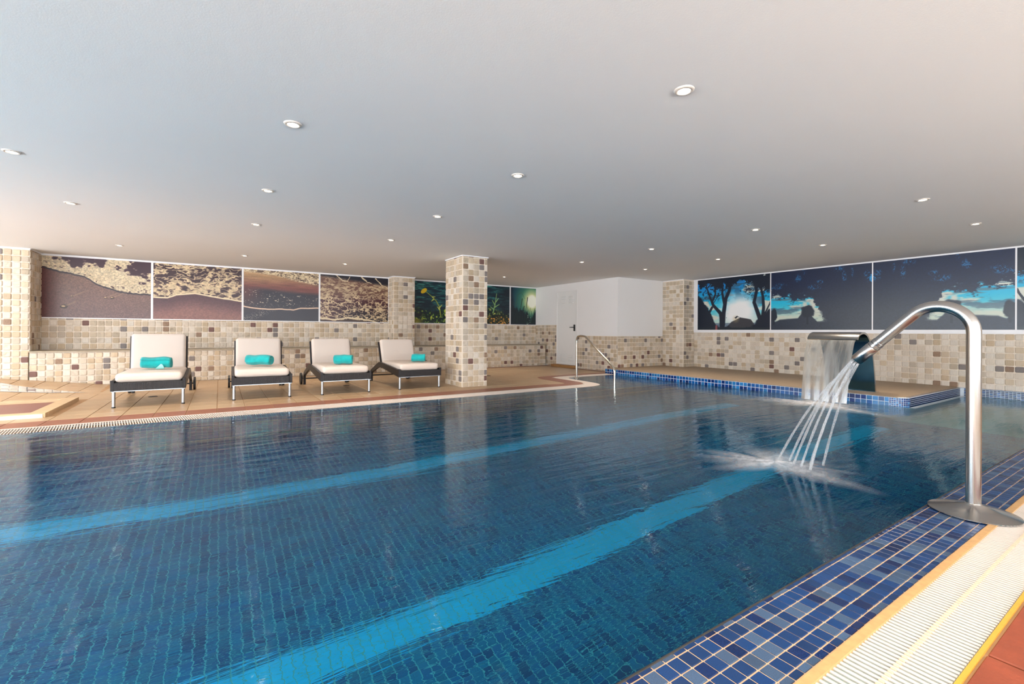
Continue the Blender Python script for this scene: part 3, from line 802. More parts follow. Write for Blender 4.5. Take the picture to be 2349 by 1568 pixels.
def p_foam(U, V, A):
    x, y = U*A, V
    edge = interp(U, [(0, .62), (.15, .62), (.25, .56), (.45, .52), (.7, .58), (1, .64)])+.01*fbm(x*12, y, 2, 2)
    sand = lerp(np.broadcast_to(C(78, 44, 52), U.shape+(3,)), C(138, 92, 84), sm(0, .35, V-edge)); sand = sand*(.86+.28*fbm(x*50, y*50, 2, 4))[..., None]
    f = web(x, y, 5, 21, 1.9, .085); f = np.clip(f+.5*sm(.2, .5, V)*sm(.4, .6, fbm(x*10, y*16, 3, 5)), 0, 1)
    top = lerp(np.broadcast_to(C(58, 34, 42), U.shape+(3,)), C(214, 190, 152), f)*(.8+.35*fbm(x*40, y*40, 2, 7))[..., None]
    img = lerp(sand, top, sm(edge+.005, edge-.005, V))
    return lerp(img, C(232, 214, 178), sm(.02, .006, np.abs(V-edge+.01)))
def p_bubbles(U, V, A):
    x, y = U*A, V
    img = lerp(np.broadcast_to(C(34, 30, 46), U.shape+(3,)), C(96, 50, 52), sm(.35, 0, U)*sm(.95, .3, V))
    e1 = interp(U, [(0, .36), (.3, .4), (.6, .44), (1, .46)])
    tan_ = lerp(np.broadcast_to(C(178, 140, 100), U.shape+(3,)), C(120, 66, 60), sm(.08, .36, V+.06*fbm(x*3, y*9, 3, 2)-.03))*(.82+.36*fbm(x*6, y*60, 3, 3))[..., None]
    img = lerp(img, tan_, sm(e1+.03, e1-.08, V))
    e0 = interp(U, [(0, .06), (.4, .1), (.7, .2), (1, .26)]); f = web(x, y, 14, 31, 2.2, .12)*sm(e0+.01, e0-.03, V)
    img = lerp(img, C(30, 24, 34), .6*sm(e0, e0-.05, V)*(1-f)); img = lerp(img, C(226, 206, 168), f)
    sp = sm(.88, .91, vn(x*44, y*90, 5))*sm(e1-.05, e1+.1, V)*sm(.8, .66, V)
    img = lerp(img, C(224, 206, 180), sp)
    e2 = interp(U, [(0, .72), (.1, .745), (.3, .77), (.5, .755), (.65, .765), (.75, .73), (1, .715)])+.012*fbm(x*9, y, 2, 8)
    img = lerp(img, C(232, 196, 168), sm(.017, .007, np.abs(V-e2)))
    img = lerp(img, C(200, 190, 170), sm(.76, .8, vn(x*120, y*120, 6))*sm(.12, .0, np.abs(V-1+.55*U*1.2))*(V > .8)*.9)
    return img*(.93+.12*fbm(x*90, y*90, 2, 9))[..., None]
def p_wash(U, V, A):
    x, y = U*A, V
    img = lerp(np.broadcast_to(C(112, 78, 66), U.shape+(3,)), C(70, 32, 40), sm(.35, .6, V)); img = lerp(img, C(28, 24, 36), sm(.55, .95, V)*sm(.1, .6, U))
    f = web(x, y, 6, 41, 1.8, .075)*(.55+.45*sm(.2, .5, V)); f2 = sm(.5, .66, fbm(x*12, y*30, 3, 44))*sm(.65, .35, V)*sm(.1, .2, V)
    img = lerp(img, C(214, 190, 152), np.maximum(f, f2*.85))
    dk = sm(.17, .08, V+.1-.14*U); img = lerp(img, C(22, 22, 38), dk)
    for pts in (((.22, 0), (.3, .1), (.38, .12), (.42, .02)), ((.58, 0), (.68, .1), (.74, .13)), ((.8, .02), (.9, .16), (1, .22))):
        img = lerp(img, C(220, 200, 165), stroke(U+.03*(fbm(x*12, y*12, 3, 3)-.5), V+.06*(fbm(x*16, y*16, 3, 2)-.5), pts, .013, .007, A))
    e = interp(U, [(0, .93), (.2, .96), (.4, .91), (.6, .94), (.75, .97), (1, 1.1)]); img = lerp(img, C(228, 208, 172), sm(.025, .01, np.abs(V-e))); img = lerp(img, C(70, 50, 46), sm(e+.02, e+.04, V))
    return img*(.9+.18*fbm(x*80, y*80, 2, 9))[..., None]
def sea(U, V, A, seed=1):
    x, y = U*A, V
    r_ = fbm(x*5, y*26, 5, seed, .62); img = lerp(np.broadcast_to(C(4, 44, 62), U.shape+(3,)), C(70, 150, 140), sm(.35, .72, r_)*(1-.55*V))
    return lerp(img, C(2, 26, 42), sm(.72, .5, r_)*.35+.35*sm(.3, .9, V))
def leaves(img, x, y, m, c1, c2, seed, s=22):
    f = fbm(x*s, y*s, 3, seed, .7); img = lerp(img, C(10, 30, 24), m*.75)
    img = lerp(img, c1, m*sm(.52, .6, f)); return lerp(img, c2, m*sm(.62, .68, f))
def p_flower(U, V, A):
    x, y = U*A, V; img = sea(U, V, A, 3)
    top = .62+.12*(fbm(x*4, y, 3, 4)-.5)*2+.1*(1-U)*0
    m = sm(top, top+.12, V+.25*(fbm(x*14, y*14, 3, 7)-.5)+.06*(U-.5)); img = leaves(img, x, y, m, C(70, 130, 50), C(196, 200, 70), 12)
    img = lerp(img, C(8, 22, 26), sm(.3, .15, U)*sm(.7, .8, V)*sm(.9, .82, V)); img = lerp(img, C(170, 150, 40), sm(.3, .1, U)*sm(.87, .93, V)*.8)
    st_ = ((.28, .25), (.38, .35), (.47, .46), (.53, .6), (.56, .85)); img = lerp(img, C(150, 160, 60), stroke(U, V, st_, .008, .014, A))
    for pts in (((.4, .37), (.45, .36)), ((.42, .42), (.38, .47)), ((.53, .62), (.58, .55)), ((.53, .66), (.49, .6))): img = lerp(img, C(196, 200, 90), stroke(U, V, pts, .018, .006, A))
    a = (U-.24)*A; b_ = V-.23; q = (a*.8-b_*.6, a*.6+b_*.8); img = lerp(img, C(240, 200, 30), sm(1.05, .92, np.hypot(q[0]/.09, q[1]/.05)))
    return img
def p_bush(U, V, A):
    x, y = U*A, V; img = sea(U, V, A, 5); img = lerp(img, C(2, 22, 36), sm(.55, .9, U)*.7)
    top = interp(U, [(0, .42), (.5, .5), (.75, .58), (1, .74)]); m = sm(top, top+.15, V+.3*(fbm(x*12, y*12, 3, 8)-.5))
    img = leaves(img, x, y, m, C(90, 120, 60), C(190, 190, 90), 17); img = leaves(img, x, y, m*sm(.72, .85, V), C(150, 110, 40), C(226, 160, 70), 29, 30)
    for pts in (((.62, .7), (.66, .5), (.7, .2)), ((.66, .5), (.6, .38)), ((.68, .42), (.74, .32)), ((.65, .56), (.76, .48)), ((.64, .62), (.56, .55))): img = lerp(img, C(140, 180, 110), stroke(U, V, pts, .016, .008, A))
    return img
def p_sunset(U, V, A):
    x, y = U*A, V
    d_ = np.hypot((U-.84)*A, (V-.36)*.9); img = lerp(np.broadcast_to(C(6, 60, 80), U.shape+(3,)), C(70, 140, 110), sm(.75, .2, d_)); img = lerp(img, C(226, 226, 160), sm(.4, .12, d_)); img = lerp(img, C(255, 255, 236), sm(.2, .13, d_))
    img = lerp(img, C(6, 24, 44), sm(.24, .04, U+.1*fbm(x*3, y*5, 3, 3)))
    top = interp(U, [(0, .5), (.4, .6), (.65, .62), (.8, .85), (.9, .75), (1, .6)]); m = sm(top-.05, top+.08, V+.24*(fbm(x*18, y*8, 3, 8)-.5)); img = lerp(img, C(6, 26, 38), m)
    img = lerp(img, C(190, 220, 190), sm(.62, .7, fbm(x*30, y*22, 3, 19))*sm(.12, .03, np.abs(U-.72))*sm(.62, .75, V))
    rs = random.Random(4)
    for k in range(34):
        x0 = rs.uniform(.08, .95); h_ = rs.uniform(.18, .45); dx = rs.uniform(-.08, .12)
        img = lerp(img, C(14, 40, 40), stroke(U, V, ((x0, .95), (x0+dx*.4, .95-h_*.6), (x0+dx, .95-h_)), .008, .003, A))
    for pts in (((.38, .6), (.42, .45), (.45, .3)), ((.6, .62), (.63, .45), (.66, .26)), ((.5, .66), (.53, .5))): img = lerp(img, C(40, 60, 40), stroke(U, V, pts, .006, .014, A))
    img = lerp(img, C(60, 90, 60), stroke(U, V, ((.2, .5), (.28, .2), (.42, .12), (.56, .3)), .005, .004, A))
    return img
def clouds(U, V, A, seed=2):
    x, y = U*A, V
    img = lerp(np.broadcast_to(C(0, 128, 214), U.shape+(3,)), C(20, 190, 226), sm(0, .6, V)); img = lerp(img, C(176, 214, 206), sm(.5, .85, V))
    c = fbm(x*2.2, y*7, 5, seed); img = lerp(img, C(214, 216, 204), sm(.5, .62, c)); img = lerp(img, C(56, 96, 124), sm(.42, .34, fbm(x*2.4+4, y*9, 5, seed+5))*.85)
    return img
def branch(U, V, A, img, x, y, ang, ln, w_, dep, rs, col):
    x2 = x+math.cos(ang)*ln/A; y2 = y-math.sin(ang)*ln; xm = (x+x2)/2+rs.uniform(-.02, .02)
    img = lerp(img, col, stroke(U, V, ((x, y), (xm, (y+y2)/2), (x2, y2)), w_, w_*.68, A))
    if dep:
        for s_ in (-1, 1): img = branch(U, V, A, img, x2, y2, ang+s_*rs.uniform(.2, .55), ln*rs.uniform(.6, .85), w_*.62, dep-1, rs, col)
    return img
NIGHT = C(22, 34, 52)
def p_trees(U, V, A):
    x, y = U*A, V; img = clouds(U, V, A)
    d_ = np.hypot((U-.6)*A, (V-.66)*1.1); img = lerp(img, C(250, 250, 250), sm(.52, .16, d_+.1*(fbm(x*4, y*8, 4, 6)-.5)))
    img = lerp(img, C(48, 100, 140), sm(.45, .6, fbm(x*3, y*4, 4, 14))*sm(.5, .2, V)*sm(.3, .5, U)*.8)
    img = lerp(img, C(100, 120, 140), sm(.86, .88, V)*.9)
    hill = interp(U, [(0, 1), (.44, .93), (.5, .84), (.62, .76), (.7, .78), (.76, .8), (.81, .9), (.84, 1), (1, 1)]); img = lerp(img, C(60, 62, 70), sm(hill, hill+.02, V))
    img = lerp(img, C(200, 180, 130), .5*sm(.1, 0, np.hypot((U-.56)*A, V-.8)))
    rs = random.Random(11); dk = C(12, 28, 48)
    for pts, a, b_ in ((((.37, 1), (.36, .76), (.345, .68), (.24, .52), (.19, .36), (.13, .12)), .085, .02), (((.38, .9), (.39, .68), (.42, .4), (.47, .25), (.5, 0)), .075, .04),
                       (((.40, .5), (.37, .3), (.37, 0)), .045, .03), (((.22, .46), (.27, .3), (.26, .1), (.22, 0)), .035, .02), (((.26, .25), (.31, .1), (.33, .03)), .025, .012),
                       (((.23, .5), (.3, .36), (.36, .3)), .014, .008), (((.22, .56), (.14, .75), (.1, 1)), .04, .05),
                       (((.9, 1), (.88, .82), (.83, .62), (.8, .5), (.83, .3), (.79, 0)), .07, .035), (((.9, .85), (.92, .6), (.91, .4), (.88, .2)), .05, .03), (((.93, .72), (.99, .55), (1, .5)), .022, .015)):
        img = lerp(img, dk, stroke(U, V, pts, a*.6, b_*.6, A))
    for (x0, y0, an) in ((.13, .12, 2.1), (.26, .12, 1.3), (.37, .1, 1.6), (.5, .05, 1.2), (.8, .15, 2.4), (.88, .25, .9), (.84, .3, 1.9)): img = branch(U, V, A, img, x0, y0, an, .16, .012, 4, rs, dk)
    f = fbm(x*9, y*9, 5, 33, .7)
    can = sm(.52, .56, f+.3*sm(.16, 0, V)-.25*sm(.1, .3, V)); img = lerp(img, dk, can)
    can2 = sm(.5, .55, f+.25*sm(.4, .1, V)-.22*sm(.25, .45, V))*sm(.72, .82, U); img = lerp(img, dk, can2)
    lf = sm(.53, .6, fbm(x*24, y*30, 4, 37, .75))*sm(.5, .3, V)*np.maximum(sm(.5, .44, U), sm(.64, .72, U)); img = lerp(img, dk, lf*.9)
    bush = interp(U, [(0, .3), (.05, .36), (.1, .46), (.16, .56), (.22, .74), (.28, .9), (.36, .95), (.45, .93), (.5, .97), (.65, .98), (.78, .93), (.85, .8), (.92, .7), (1, .62)]); img = lerp(img, dk, sm(bush-.02, bush+.03, V+.08*(fbm(x*22, y*22, 3, 5)-.5)))
    img = lerp(img, C(26, 40, 52), sm(.95, .97, V)); img = lerp(img, C(176, 88, 92), sm(.02, .01, np.abs(U-.285))*sm(.9, .92, V)*.8)
    return img
def p_canopy(U, V, A):
    x, y = U*A, V; sk_ = clouds(U, V, A, 9); sk_ = lerp(sk_, C(206, 214, 196), sm(.62, .8, V)*.8)
    bars = sm(.60, .66, fbm(x*3, y*26, 4, 15)); sk_ = lerp(sk_, C(92, 122, 136), bars*.8)
    dark = lerp(np.broadcast_to(C(12, 30, 66), U.shape+(3,)), C(54, 62, 74), sm(.1, .8, V)*.75+.2*U); dark = dark*(.93+.14*fbm(x*60, y*60, 2, 3))[..., None]
    bot = interp(U, [(0, .8), (.05, .86), (.1, .82), (.2, .81), (.3, .8), (.36, .68), (.4, .68), (.46, .8), (.5, .86), (1, .86)]); low = interp(U, [(0, .36), (.06, .4), (.12, .44), (.2, .43), (.28, .5), (.36, .46), (.45, .46), (.5, .6), (.56, .78), (.62, .86), (1, .9)])
    n_ = (fbm(x*14, y*26, 4, 23, .7)-.5)*.3
    gap = sm(low-.01, low+.05, V+n_)*sm(bot+.02, bot-.01, V)*sm(.62, .52, U+n_*.5)
    img = lerp(dark, sk_, gap)
    fl = sm(.5, .6, fbm(x*46, y*46, 4, 27, .8))
    for cx, cy, rx, ry in ((.06, .24, .1, .06), (.3, .15, .035, .07), (.36, .04, .02, .05), (.47, .3, .07, .05), (.53, .22, .04, .04), (.71, .04, .06, .05), (.755, .17, .025, .1), (.83, .1, .015, .1), (.97, .18, .04, .09)):
        img = lerp(img, C(40, 120, 176), sm(1.15, .5, np.hypot((U-cx)/rx, (V-cy)/ry)+1.1*(fbm(x*14, y*14, 4, 6)-.5))*fl*.8)
    img = lerp(img, C(20, 150, 215), sm(.0, .02, V-.16)*sm(.3, .28, V)*sm(.03, .02, np.abs(U-1)+(.28-V)*.1)*sm(.35, .5, fbm(x*30, y*30, 3, 12)))
    dk = C(30, 42, 58)
    for cx, w_ in ((.4, .055), (.03, .035)):
        img = lerp(img, dk, sm(1.1, .8, np.hypot((U-cx)*A/w_/1.9, (V-.7-.05*(cx < .1))/.11)+.5*(fbm(x*16, y*16, 3, 7)-.5))); img = lerp(img, dk, stroke(U, V, ((cx, .9), (cx, .75)), .015, .012, A))
    return img
def flip(fn): return lambda U, V, A: fn(1-U, V, A)
def print_mat(name, fn, asp, px):
    w_, h_ = px, int(px/asp); U, V = np.meshgrid((np.arange(w_)+.5)/w_, 1-(np.arange(h_)+.5)/h_)
    rgb = np.clip(fn(U, V, asp), 0, 1); im = bpy.data.images.new(name, w_, h_)
    buf = np.ones((h_, w_, 4), np.float32); buf[..., :3] = rgb; im.pixels.foreach_set(buf.ravel()); im.update(); im.pack()
    m, nt, b = nmat(name); b.inputs['Roughness'].default_value = .32
    t = N(nt, 'ShaderNodeTexImage'); t.image = im; t.extension = 'EXTEND'; L(nt, t.outputs[0], b.inputs['Base Color']); return m
def panel(a, b_, z0, z1, fn, wall, label, px=640, fr=.018, group=None):
    """a..b_ along the wall left to right; wall 'A' (y = YA) or 'B' (x = XB)"""
    wd = abs(b_-a); h = z1-z0; cx = (a+b_)/2
    if wall == 'A': e = empty('photo_panel', (cx, YA-.002, z0)); rot = 0
    else: e = empty('photo_panel', (XB-.002, cx, z0)); rot = -PI/2
    e.rotation_euler = (0, 0, rot); tag(e, label, 'photo panel', group)
    m = MB(); m.box(-wd/2+fr, wd/2-fr, -.014, 0, fr, h-fr); o = m.build('backing', M_FRAMEW, e)
    me = bpy.data.meshes.new('print'); me.from_pydata([(-wd/2+fr, -.0155, fr), (wd/2-fr, -.0155, fr), (wd/2-fr, -.0155, h-fr), (-wd/2+fr, -.0155, h-fr)], [], [(0, 1, 2, 3)])
    uv = me.uv_layers.new(); 
    for i, q in enumerate(((0, 0), (1, 0), (1, 1), (0, 1))): uv.data[i].uv = q
    me.materials.append(print_mat('photo_print', fn, wd/h, px)); obj('print', me, e)
    m = MB()
    for (p, q, r_, s_) in ((-wd/2, wd/2, 0, fr), (-wd/2, wd/2, h-fr, h), (-wd/2, -wd/2+fr, fr, h-fr), (wd/2-fr, wd/2, fr, h-fr)): m.box(p, q, -.022, 0, r_, s_)
    m.build('frame', M_FRAMEW, e); return e
PZ0, PZ1 = 1.195, 2.345
GA = 'framed beach and sea photo panels above the stone bench'
panel(-2.735, -1.13, PZ0, PZ1, p_sand, 'A', 'photo panel of smooth wet sand with a curving foam edge and pebbles', 720, group=GA)
panel(-1.13, .418, PZ0, PZ1, p_foam, 'A', 'photo panel of lacy foam over a plain mauve sand band', 640, group=GA)
panel(.418, 1.977, PZ0, PZ1, p_bubbles, 'A', 'photo panel of dark wet sand with white specks and one thin foam line', 560, group=GA)
panel(1.977, 3.632, PZ0, PZ1, p_wash, 'A', 'photo panel of swirling brown surf beside the tiled pilaster', 560, group=GA)
panel(4.19, 5.77, PZ0, PZ1, p_flower, 'A', 'photo panel of a yellow flower before green sea, left of the free column', 400, group=GA)
panel(5.77, 7.305, PZ0, PZ1, p_bush, 'A', 'photo panel of leafy seaside plants, mostly hidden behind the free column', 400, group=GA)
panel(7.305, 8.27, PZ0, PZ1, p_sunset, 'A', 'photo panel of a low sun behind dark reeds, next to the white wall', 400, group=GA)
GB = 'large blue tree-silhouette panels on the right wall'
m = MB(); m.box(XB-.022, XB, -1.6, YB-.0, 1.0, 1.058); m.box(XB-.022, XB, YB-.11, YB, 1.058, CEIL-.016); struct(m.build('trim_3', M_FRAMEW))
BZ0, BZ1 = 1.058, 2.344
panel(7.28, 5.426, BZ0, BZ1, p_trees, 'B', 'backlit blue photo panel of pine trunks against a bright white sun', 900, .01, GB)
panel(5.426, 3.54, BZ0, BZ1, p_canopy, 'B', 'dark blue tree photo panel with its pale sky gap at lower left', 900, .01, GB)
panel(3.54, 1.70, BZ0, BZ1, flip(p_canopy), 'B', 'dark blue tree photo panel with pale sky gap lower right, behind the steel pipe', 900, .01, GB)
panel(1.70, -.15, BZ0, BZ1, flip(p_trees), 'B', 'blue tree photo panel cut off by the picture edge, past the last divider', 500, .01, GB)

# ------------------------------------------------------------------ sun loungers
def rounded_pad(name, w_, ln, h, parent, mat, seg=10, puff=.012, r=.045):
    """a cushion: superellipsoid-like padded box from y=0..ln, x centred, z=0..h"""
    bm = bmesh.new(); bmesh.ops.create_cube(bm, size=1)
    for v in bm.verts: v.co = Vector((v.co.x*w_, (v.co.y+.5)*ln, (v.co.z+.5)*h))
    bmesh.ops.bevel(bm, geom=list(bm.edges), offset=r, segments=5, affect='EDGES', profile=.5)
    bmesh.ops.triangulate(bm, faces=[f for f in bm.faces if len(f.verts) > 4])
    lg = [e for e in bm.edges if e.calc_length() > .2]
    bmesh.ops.subdivide_edges(bm, edges=lg, cuts=6, use_grid_fill=True)
    for v in bm.verts:
        fx = max(0, 1-(2*v.co.x/w_)**2); fy = max(0, 1-(2*(v.co.y/ln)-1)**2)
        if v.co.z > h*.5: v.co.z += puff*fx*fy
        v.co.z += .0018*math.sin(v.co.x*55+v.co.y*21)*math.cos(v.co.y*43)
    me = bpy.data.meshes.new(name); bm.to_mesh(me); bm.free(); me.materials.append(mat)
    me.polygons.foreach_set('use_smooth', [True]*len(me.polygons)); return obj(name, me, parent)
GL = 'sun loungers lined up along the far side of the pool'
def make_lounger(lean, bl=.50):
    e = empty('sun_lounger')
    W = .37
    # side rails: deep at the front, dipping legs at the rear
    for s in (-1, 1):
        prof = [(0, .212), (0, .345), (.02, .352), (.05, .338), (.5, .372), (1.0, .408), (1.16, .405), (1.3, .36), (1.66, .235), (1.72, .2), (1.73, .0), (1.665, .0), (1.66, .16), (1.25, .285), (1.1, .315), (.9, .305), (.5, .262)]
        m = MB(); m.prism(prof, 'x', s*W-.019, s*W+.019); o = m.build('side_rail', M_WICKER if s < 0 else M_WICKER, e, bevel=.004)
    m = MB(); m.box(-W+.018, W-.018, 0, .035, .218, .318); m.build('front_apron', M_WICKER, e, bevel=.004)
    m = MB(); m.box(-W-.01, W+.01, .004, .03, .205, .216); m.build('metal_strip', M_ALU, e)
    m = MB(); m.box(-W+.02, W-.02, .04, 1.15, .30, .318); m.build('seat_deck', M_WICKER, e)
    m = MB(); m.tube([(-W, 1.69, .11), (W, 1.69, .11)], .012, 10); m.box(-W, W, 1.24, 1.27, .30, .36); m.build('cross_bar', M_RUBBER, e)
    for s in (-1, 1):
        m = MB(); m.tube([(s*(W-.012), .03, 0), (s*(W-.012), .03, .21)], .0185, 16); m.build('leg', M_ALU, e, smooth=False)
        m = MB(); m.lathe([(.021, 0), (.021, .014), (.018, .016)], (s*(W-.012), .03, 0), 14); m.build('foot_cap', M_RUBBER, e)
        m = MB(); x0 = s*(W+.05); m.tube([(x0-.016, 1.76, .105), (x0+.016, 1.76, .105)], .105, 28); m.tube([(s*W, 1.76, .105), (x0, 1.76, .105)], .01, 8); m.build('wheel', M_RUBBER, e, bevel=0)
    c = rounded_pad('seat_cushion', .70, 1.10, .115, e, M_CUSH); c.location = (0, .02, .318)
    # gathered folds where the two cushions meet
    a = lean
    back = empty('backrest', (0, 1.08, .385)); back.parent = e; back.rotation_euler = (PI/2-a, 0, 0)
    m = MB(); m.box(-.35, .35, -.06, bl-.03, -.105, -.08); fp = m.build('back_frame', M_WICKER, back, bevel=.006)
    c2 = rounded_pad('back_cushion', .66, bl, .095, back, M_CUSH, puff=.01); c2.location = (0, 0, -.08)
    m = MB(); m.tube([(-.24, .12, -.1), (-.24, .28, -.42)], .009, 8); m.tube([(.24, .12, -.1), (.24, .28, -.42)], .009, 8); m.build('prop', M_ALU, back, smooth=True)
    return e
LS = [(-.767, 7.55, 0, math.radians(8), 'cream-cushioned wicker sun lounger standing furthest from the free column, beside the footbath rim'),
      (.535, 7.53, math.radians(-1), math.radians(14), 'cream-cushioned wicker sun lounger, second from the footbath, its towel end curled open'),
      (1.70, 7.47, 0, math.radians(18), 'cream-cushioned wicker sun lounger standing third from the footbath'),
      (2.94, 7.50, 0, math.radians(24), 'cream-cushioned wicker sun lounger closest to the free tiled column')]
for x, y, rz, lean, lb in LS:
    e = make_lounger(lean, .56 if x < 0 else .50); e.location = (x, y, 0); e.rotation_euler = (0, 0, rz); tag(e, lb, 'sun lounger', GL)

# ------------------------------------------------------------------ rolled towels
def make_towel(ln, r, seed):
    rs = random.Random(seed); m = MB(); n = 150; turns = 4.2; K = 15
    pts = []
    for i in range(n+1):
        t = i/n; a = t*turns*2*PI; rr = r*(.12+.88*t)*(1+.035*math.sin(a*1.3+seed)); pts.append((rr*math.cos(a+seed)*1.06, rr*math.sin(a+seed)*.94))
    vs = []; fs = []
    for k in range(K+1):
        s = k/K; x = (s-.5)*ln; pin = 1-.10*(2*abs(s-.5))**6; sh = .004*math.sin(s*9+seed)
        for i, (y_, z_) in enumerate(pts):
            t = i/n; ex = (1 if s > .5 else -1)*(2*abs(s-.5))**8*.014*(1-t)*-1 + .003*math.sin(i*.35)*(2*abs(s-.5))**8
            bmpy = 1+(.02*math.sin(i*.31+s*9+seed)+.014*math.sin(i*.17-s*17+seed*2))*(t > .6)
            vs.append((x+ex, y_*pin*bmpy, z_*pin*bmpy+sh))
    for k in range(K):
        for i in range(n): a0 = k*(n+1)+i; fs.append((a0, a0+1, a0+n+2, a0+n+1))
    m.add(vs, fs, M_TOWEL)
    o = m.build('rolled_towel', None, smooth=True)
    md = o.modifiers.new('thickness', 'SOLIDIFY'); md.thickness = .009; md.offset = 0
    return o
GT = 'rolled turquoise towels on the sun loungers'
TW = [(-.735, 8.02, .34, .086, -.12, 'rolled turquoise towel with a pale fin motif, on the lounger beside the footbath'),
      (.52, 7.99, .36, .088, -.5, 'rolled turquoise towel with open spiral end, on the second lounger from the footbath'),
      (1.72, 7.80, .29, .080, -.4, 'rolled turquoise towel on the third lounger from the footbath'),
      (3.01, 7.78, .24, .074, -.45, 'small rolled turquoise towel on the lounger closest to the free column')]
for i, (x, y, ln, r, rz, lb) in enumerate(TW):
    o = make_towel(ln, r, i+1.3); o.location = (x, y, .454+r*.93); o.rotation_euler = (0, 0, rz); tag(o, lb, 'towel', GT)
    if i == 0:
        m = MB(); prof = [(.02, -.95), (.115, -.95), (.112, -.35), (.10, -.12), (.085, -.18), (.06, -.45)]
        R_ = r*1.085; vs = []; rows = 10; vs2 = []
        for a_ in range(rows+1):
            zz = -.92+a_/rows*.80; h0 = .0+.075*(a_/rows)**1.0; h1 = .108-.02*(a_/rows)**3
            for b2 in (h0, h1): ang = math.asin(max(-1, min(1, zz))); vs2.append((b2-.01, -math.cos(ang)*R_*1.05, math.sin(ang)*R_*.96))
        m.add(vs2, [(2*k, 2*k+1, 2*k+3, 2*k+2) for k in range(rows)], M_TOWELW); m.build('pale_motif', None, o)

# ------------------------------------------------------------------ footbath
fb = tag(empty('footbath', (-2.9, 7.9, 0)), 'shallow footbath with sandy stone rim and plum tiled floor on the left deck', 'footbath')
m = MB(); m.box(-2.0, 1.12, -.6, .62, -.05, .012); m.build('basin_floor', M_PLUM, fb)
m = MB(); m.box(-2.0, 1.25, -.73, -.60, -.02, .05); m.build('rim_front', M_RIM, fb, bevel=.006)
m = MB(); m.box(-2.0, 1.23, -.736, -.728, -.0, .042); m.build('rim_front_face', M_RIMF, fb)
m = MB(); m.box(1.10, 1.25, -.60, .74, -.02, .05); m.build('rim_side', M_RIM, fb, bevel=.006)
m = MB(); m.box(-2.0, 1.10, .62, .74, -.02, .045); m.build('rim_back', M_RIM, fb, bevel=.006)
# puddle on the sloping deck behind it
pts = [(-3.9, 10.75), (-3.2, 10.72), (-2.7, 10.3), (-2.3, 10.0), (-1.95, 9.75), (-1.75, 9.62), (-2.1, 9.62), (-2.6, 9.75), (-3.1, 9.9), (-3.9, 10.0)]
m = MB(); m.add([(x, y, hump(x, y)+.004) for x, y in pts], [tuple(range(len(pts)))])
pm, nt, b = nmat('standing_water'); b.inputs['Roughness'].default_value = .06; b.inputs['Base Color'].default_value = (.45, .47, .5, 1); b.inputs['Specular IOR Level'].default_value = .9; b.inputs['Coat Weight'].default_value = 1
tag(m.build('puddle', pm), 'thin bright puddle on the sloping deck below the tiled pier', 'puddle', kind='stuff')

# ------------------------------------------------------------------ floor drains
GD = 'small dark drains set in the far deck'
for px, py, lb in ((-.83, 8.6, 'small dark floor drain under the lounger beside the footbath'), (1.95, 8.6, 'small dark floor drain beneath the third lounger'), (5.1, 8.9, 'small dark floor drain in the lit deck right of the column')):
    e = tag(empty('floor_drain', (px, py, 0)), lb, 'drain', GD)
    m = MB(); m.lathe([(.001, .004), (.055, .004), (.06, .0)], seg=20); m.build('cover', M_DRAIN, e)
    m = MB()
    for k in range(5): m.box(-.04, .04, -.032+k*.016-.003, -.032+k*.016+.003, .004, .0055)
    m.build('slots', M_BLACK, e)

# ------------------------------------------------------------------ handrail at the entry steps
hr = tag(empty('handrail', (6.5, 7.5, -.0)), 'polished steel handrail sloping down into the water at the entry steps', 'handrail')
def arc3(c, r, a0, a1, n, f): return [f(c[0]+r*math.cos(a0+(a1-a0)*k/n), c[1]+r*math.sin(a0+(a1-a0)*k/n)) for k in range(n+1)]
yz = [(.02, -.27), (.02, .78), (.012, .84), (-.01, .88), (-.045, .905), (-.09, .915), (-.22, .908), (-.27, .895), (-.32, .855), (-1.03, .345), (-1.08, .30), (-1.105, .25), (-1.11, .19), (-1.11, -.27)]
def smoothpath(p, it=2):
    for _ in range(it):
        q = [p[0]]
        for a, b_ in zip(p[:-1], p[1:]):
            a = Vector(a); b_ = Vector(b_); q += [tuple(a*.75+b_*.25), tuple(a*.25+b_*.75)]
        q.append(p[-1]); p = q
    return p
m = MB(); m.tube(smoothpath([(0, y_, z_) for y_, z_ in yz]), .0215, 16); m.build('rail_tube', M_STEELP, hr, smooth=True)
m = MB(); m.lathe([(.0225, .022), (.05, .012), (.055, .0), (.055, -.02)], (0, .02, -.004), 24); m.build('flange', M_STEELP, hr, smooth=True)

# ------------------------------------------------------------------ swan-neck water spout
sp = tag(empty('water_spout', (3.55, .742, .005)), 'tall brushed steel swan-neck water spout on the near pool edge', 'water spout')
R_ = .155; z0 = 1.0
path = [(0, 0, .02), (0, 0, .5), (0, 0, z0-.05)]+[(0, R_-R_*math.cos(a), z0+R_*math.sin(a)) for a in [k*(PI*.75)/20 for k in range(21)]]
e_ = Vector(path[-1]); dr = Vector((0, math.sin(PI/4), -math.cos(PI/4)))
path += [tuple(e_+dr*.05), tuple(e_+dr*.15), tuple(e_+dr*.262)]
m = MB(); m.tube(path, .0325, 32, caps=False); m.build('pipe', M_STEEL, sp, smooth=True)
n0 = e_+dr*.262
m = MB(); m.tube([n0-dr*.022, n0-dr*.02, n0-dr*.004, n0-dr*.002], [.0325, .0355, .0355, .0325], 32); m.tube([n0, n0+dr*.002, n0+dr*.02], [.0325, .036, .037], 32); o = m.build('collar', M_STEEL, sp); smooth_by_angle(o)
m = MB(); m.tube([n0+dr*.024, n0+dr*.03, n0+dr*.15, n0+dr*.152], [.0345, .0375, .0375, .036], 32); o = m.build('nozzle', M_STEEL, sp); smooth_by_angle(o)
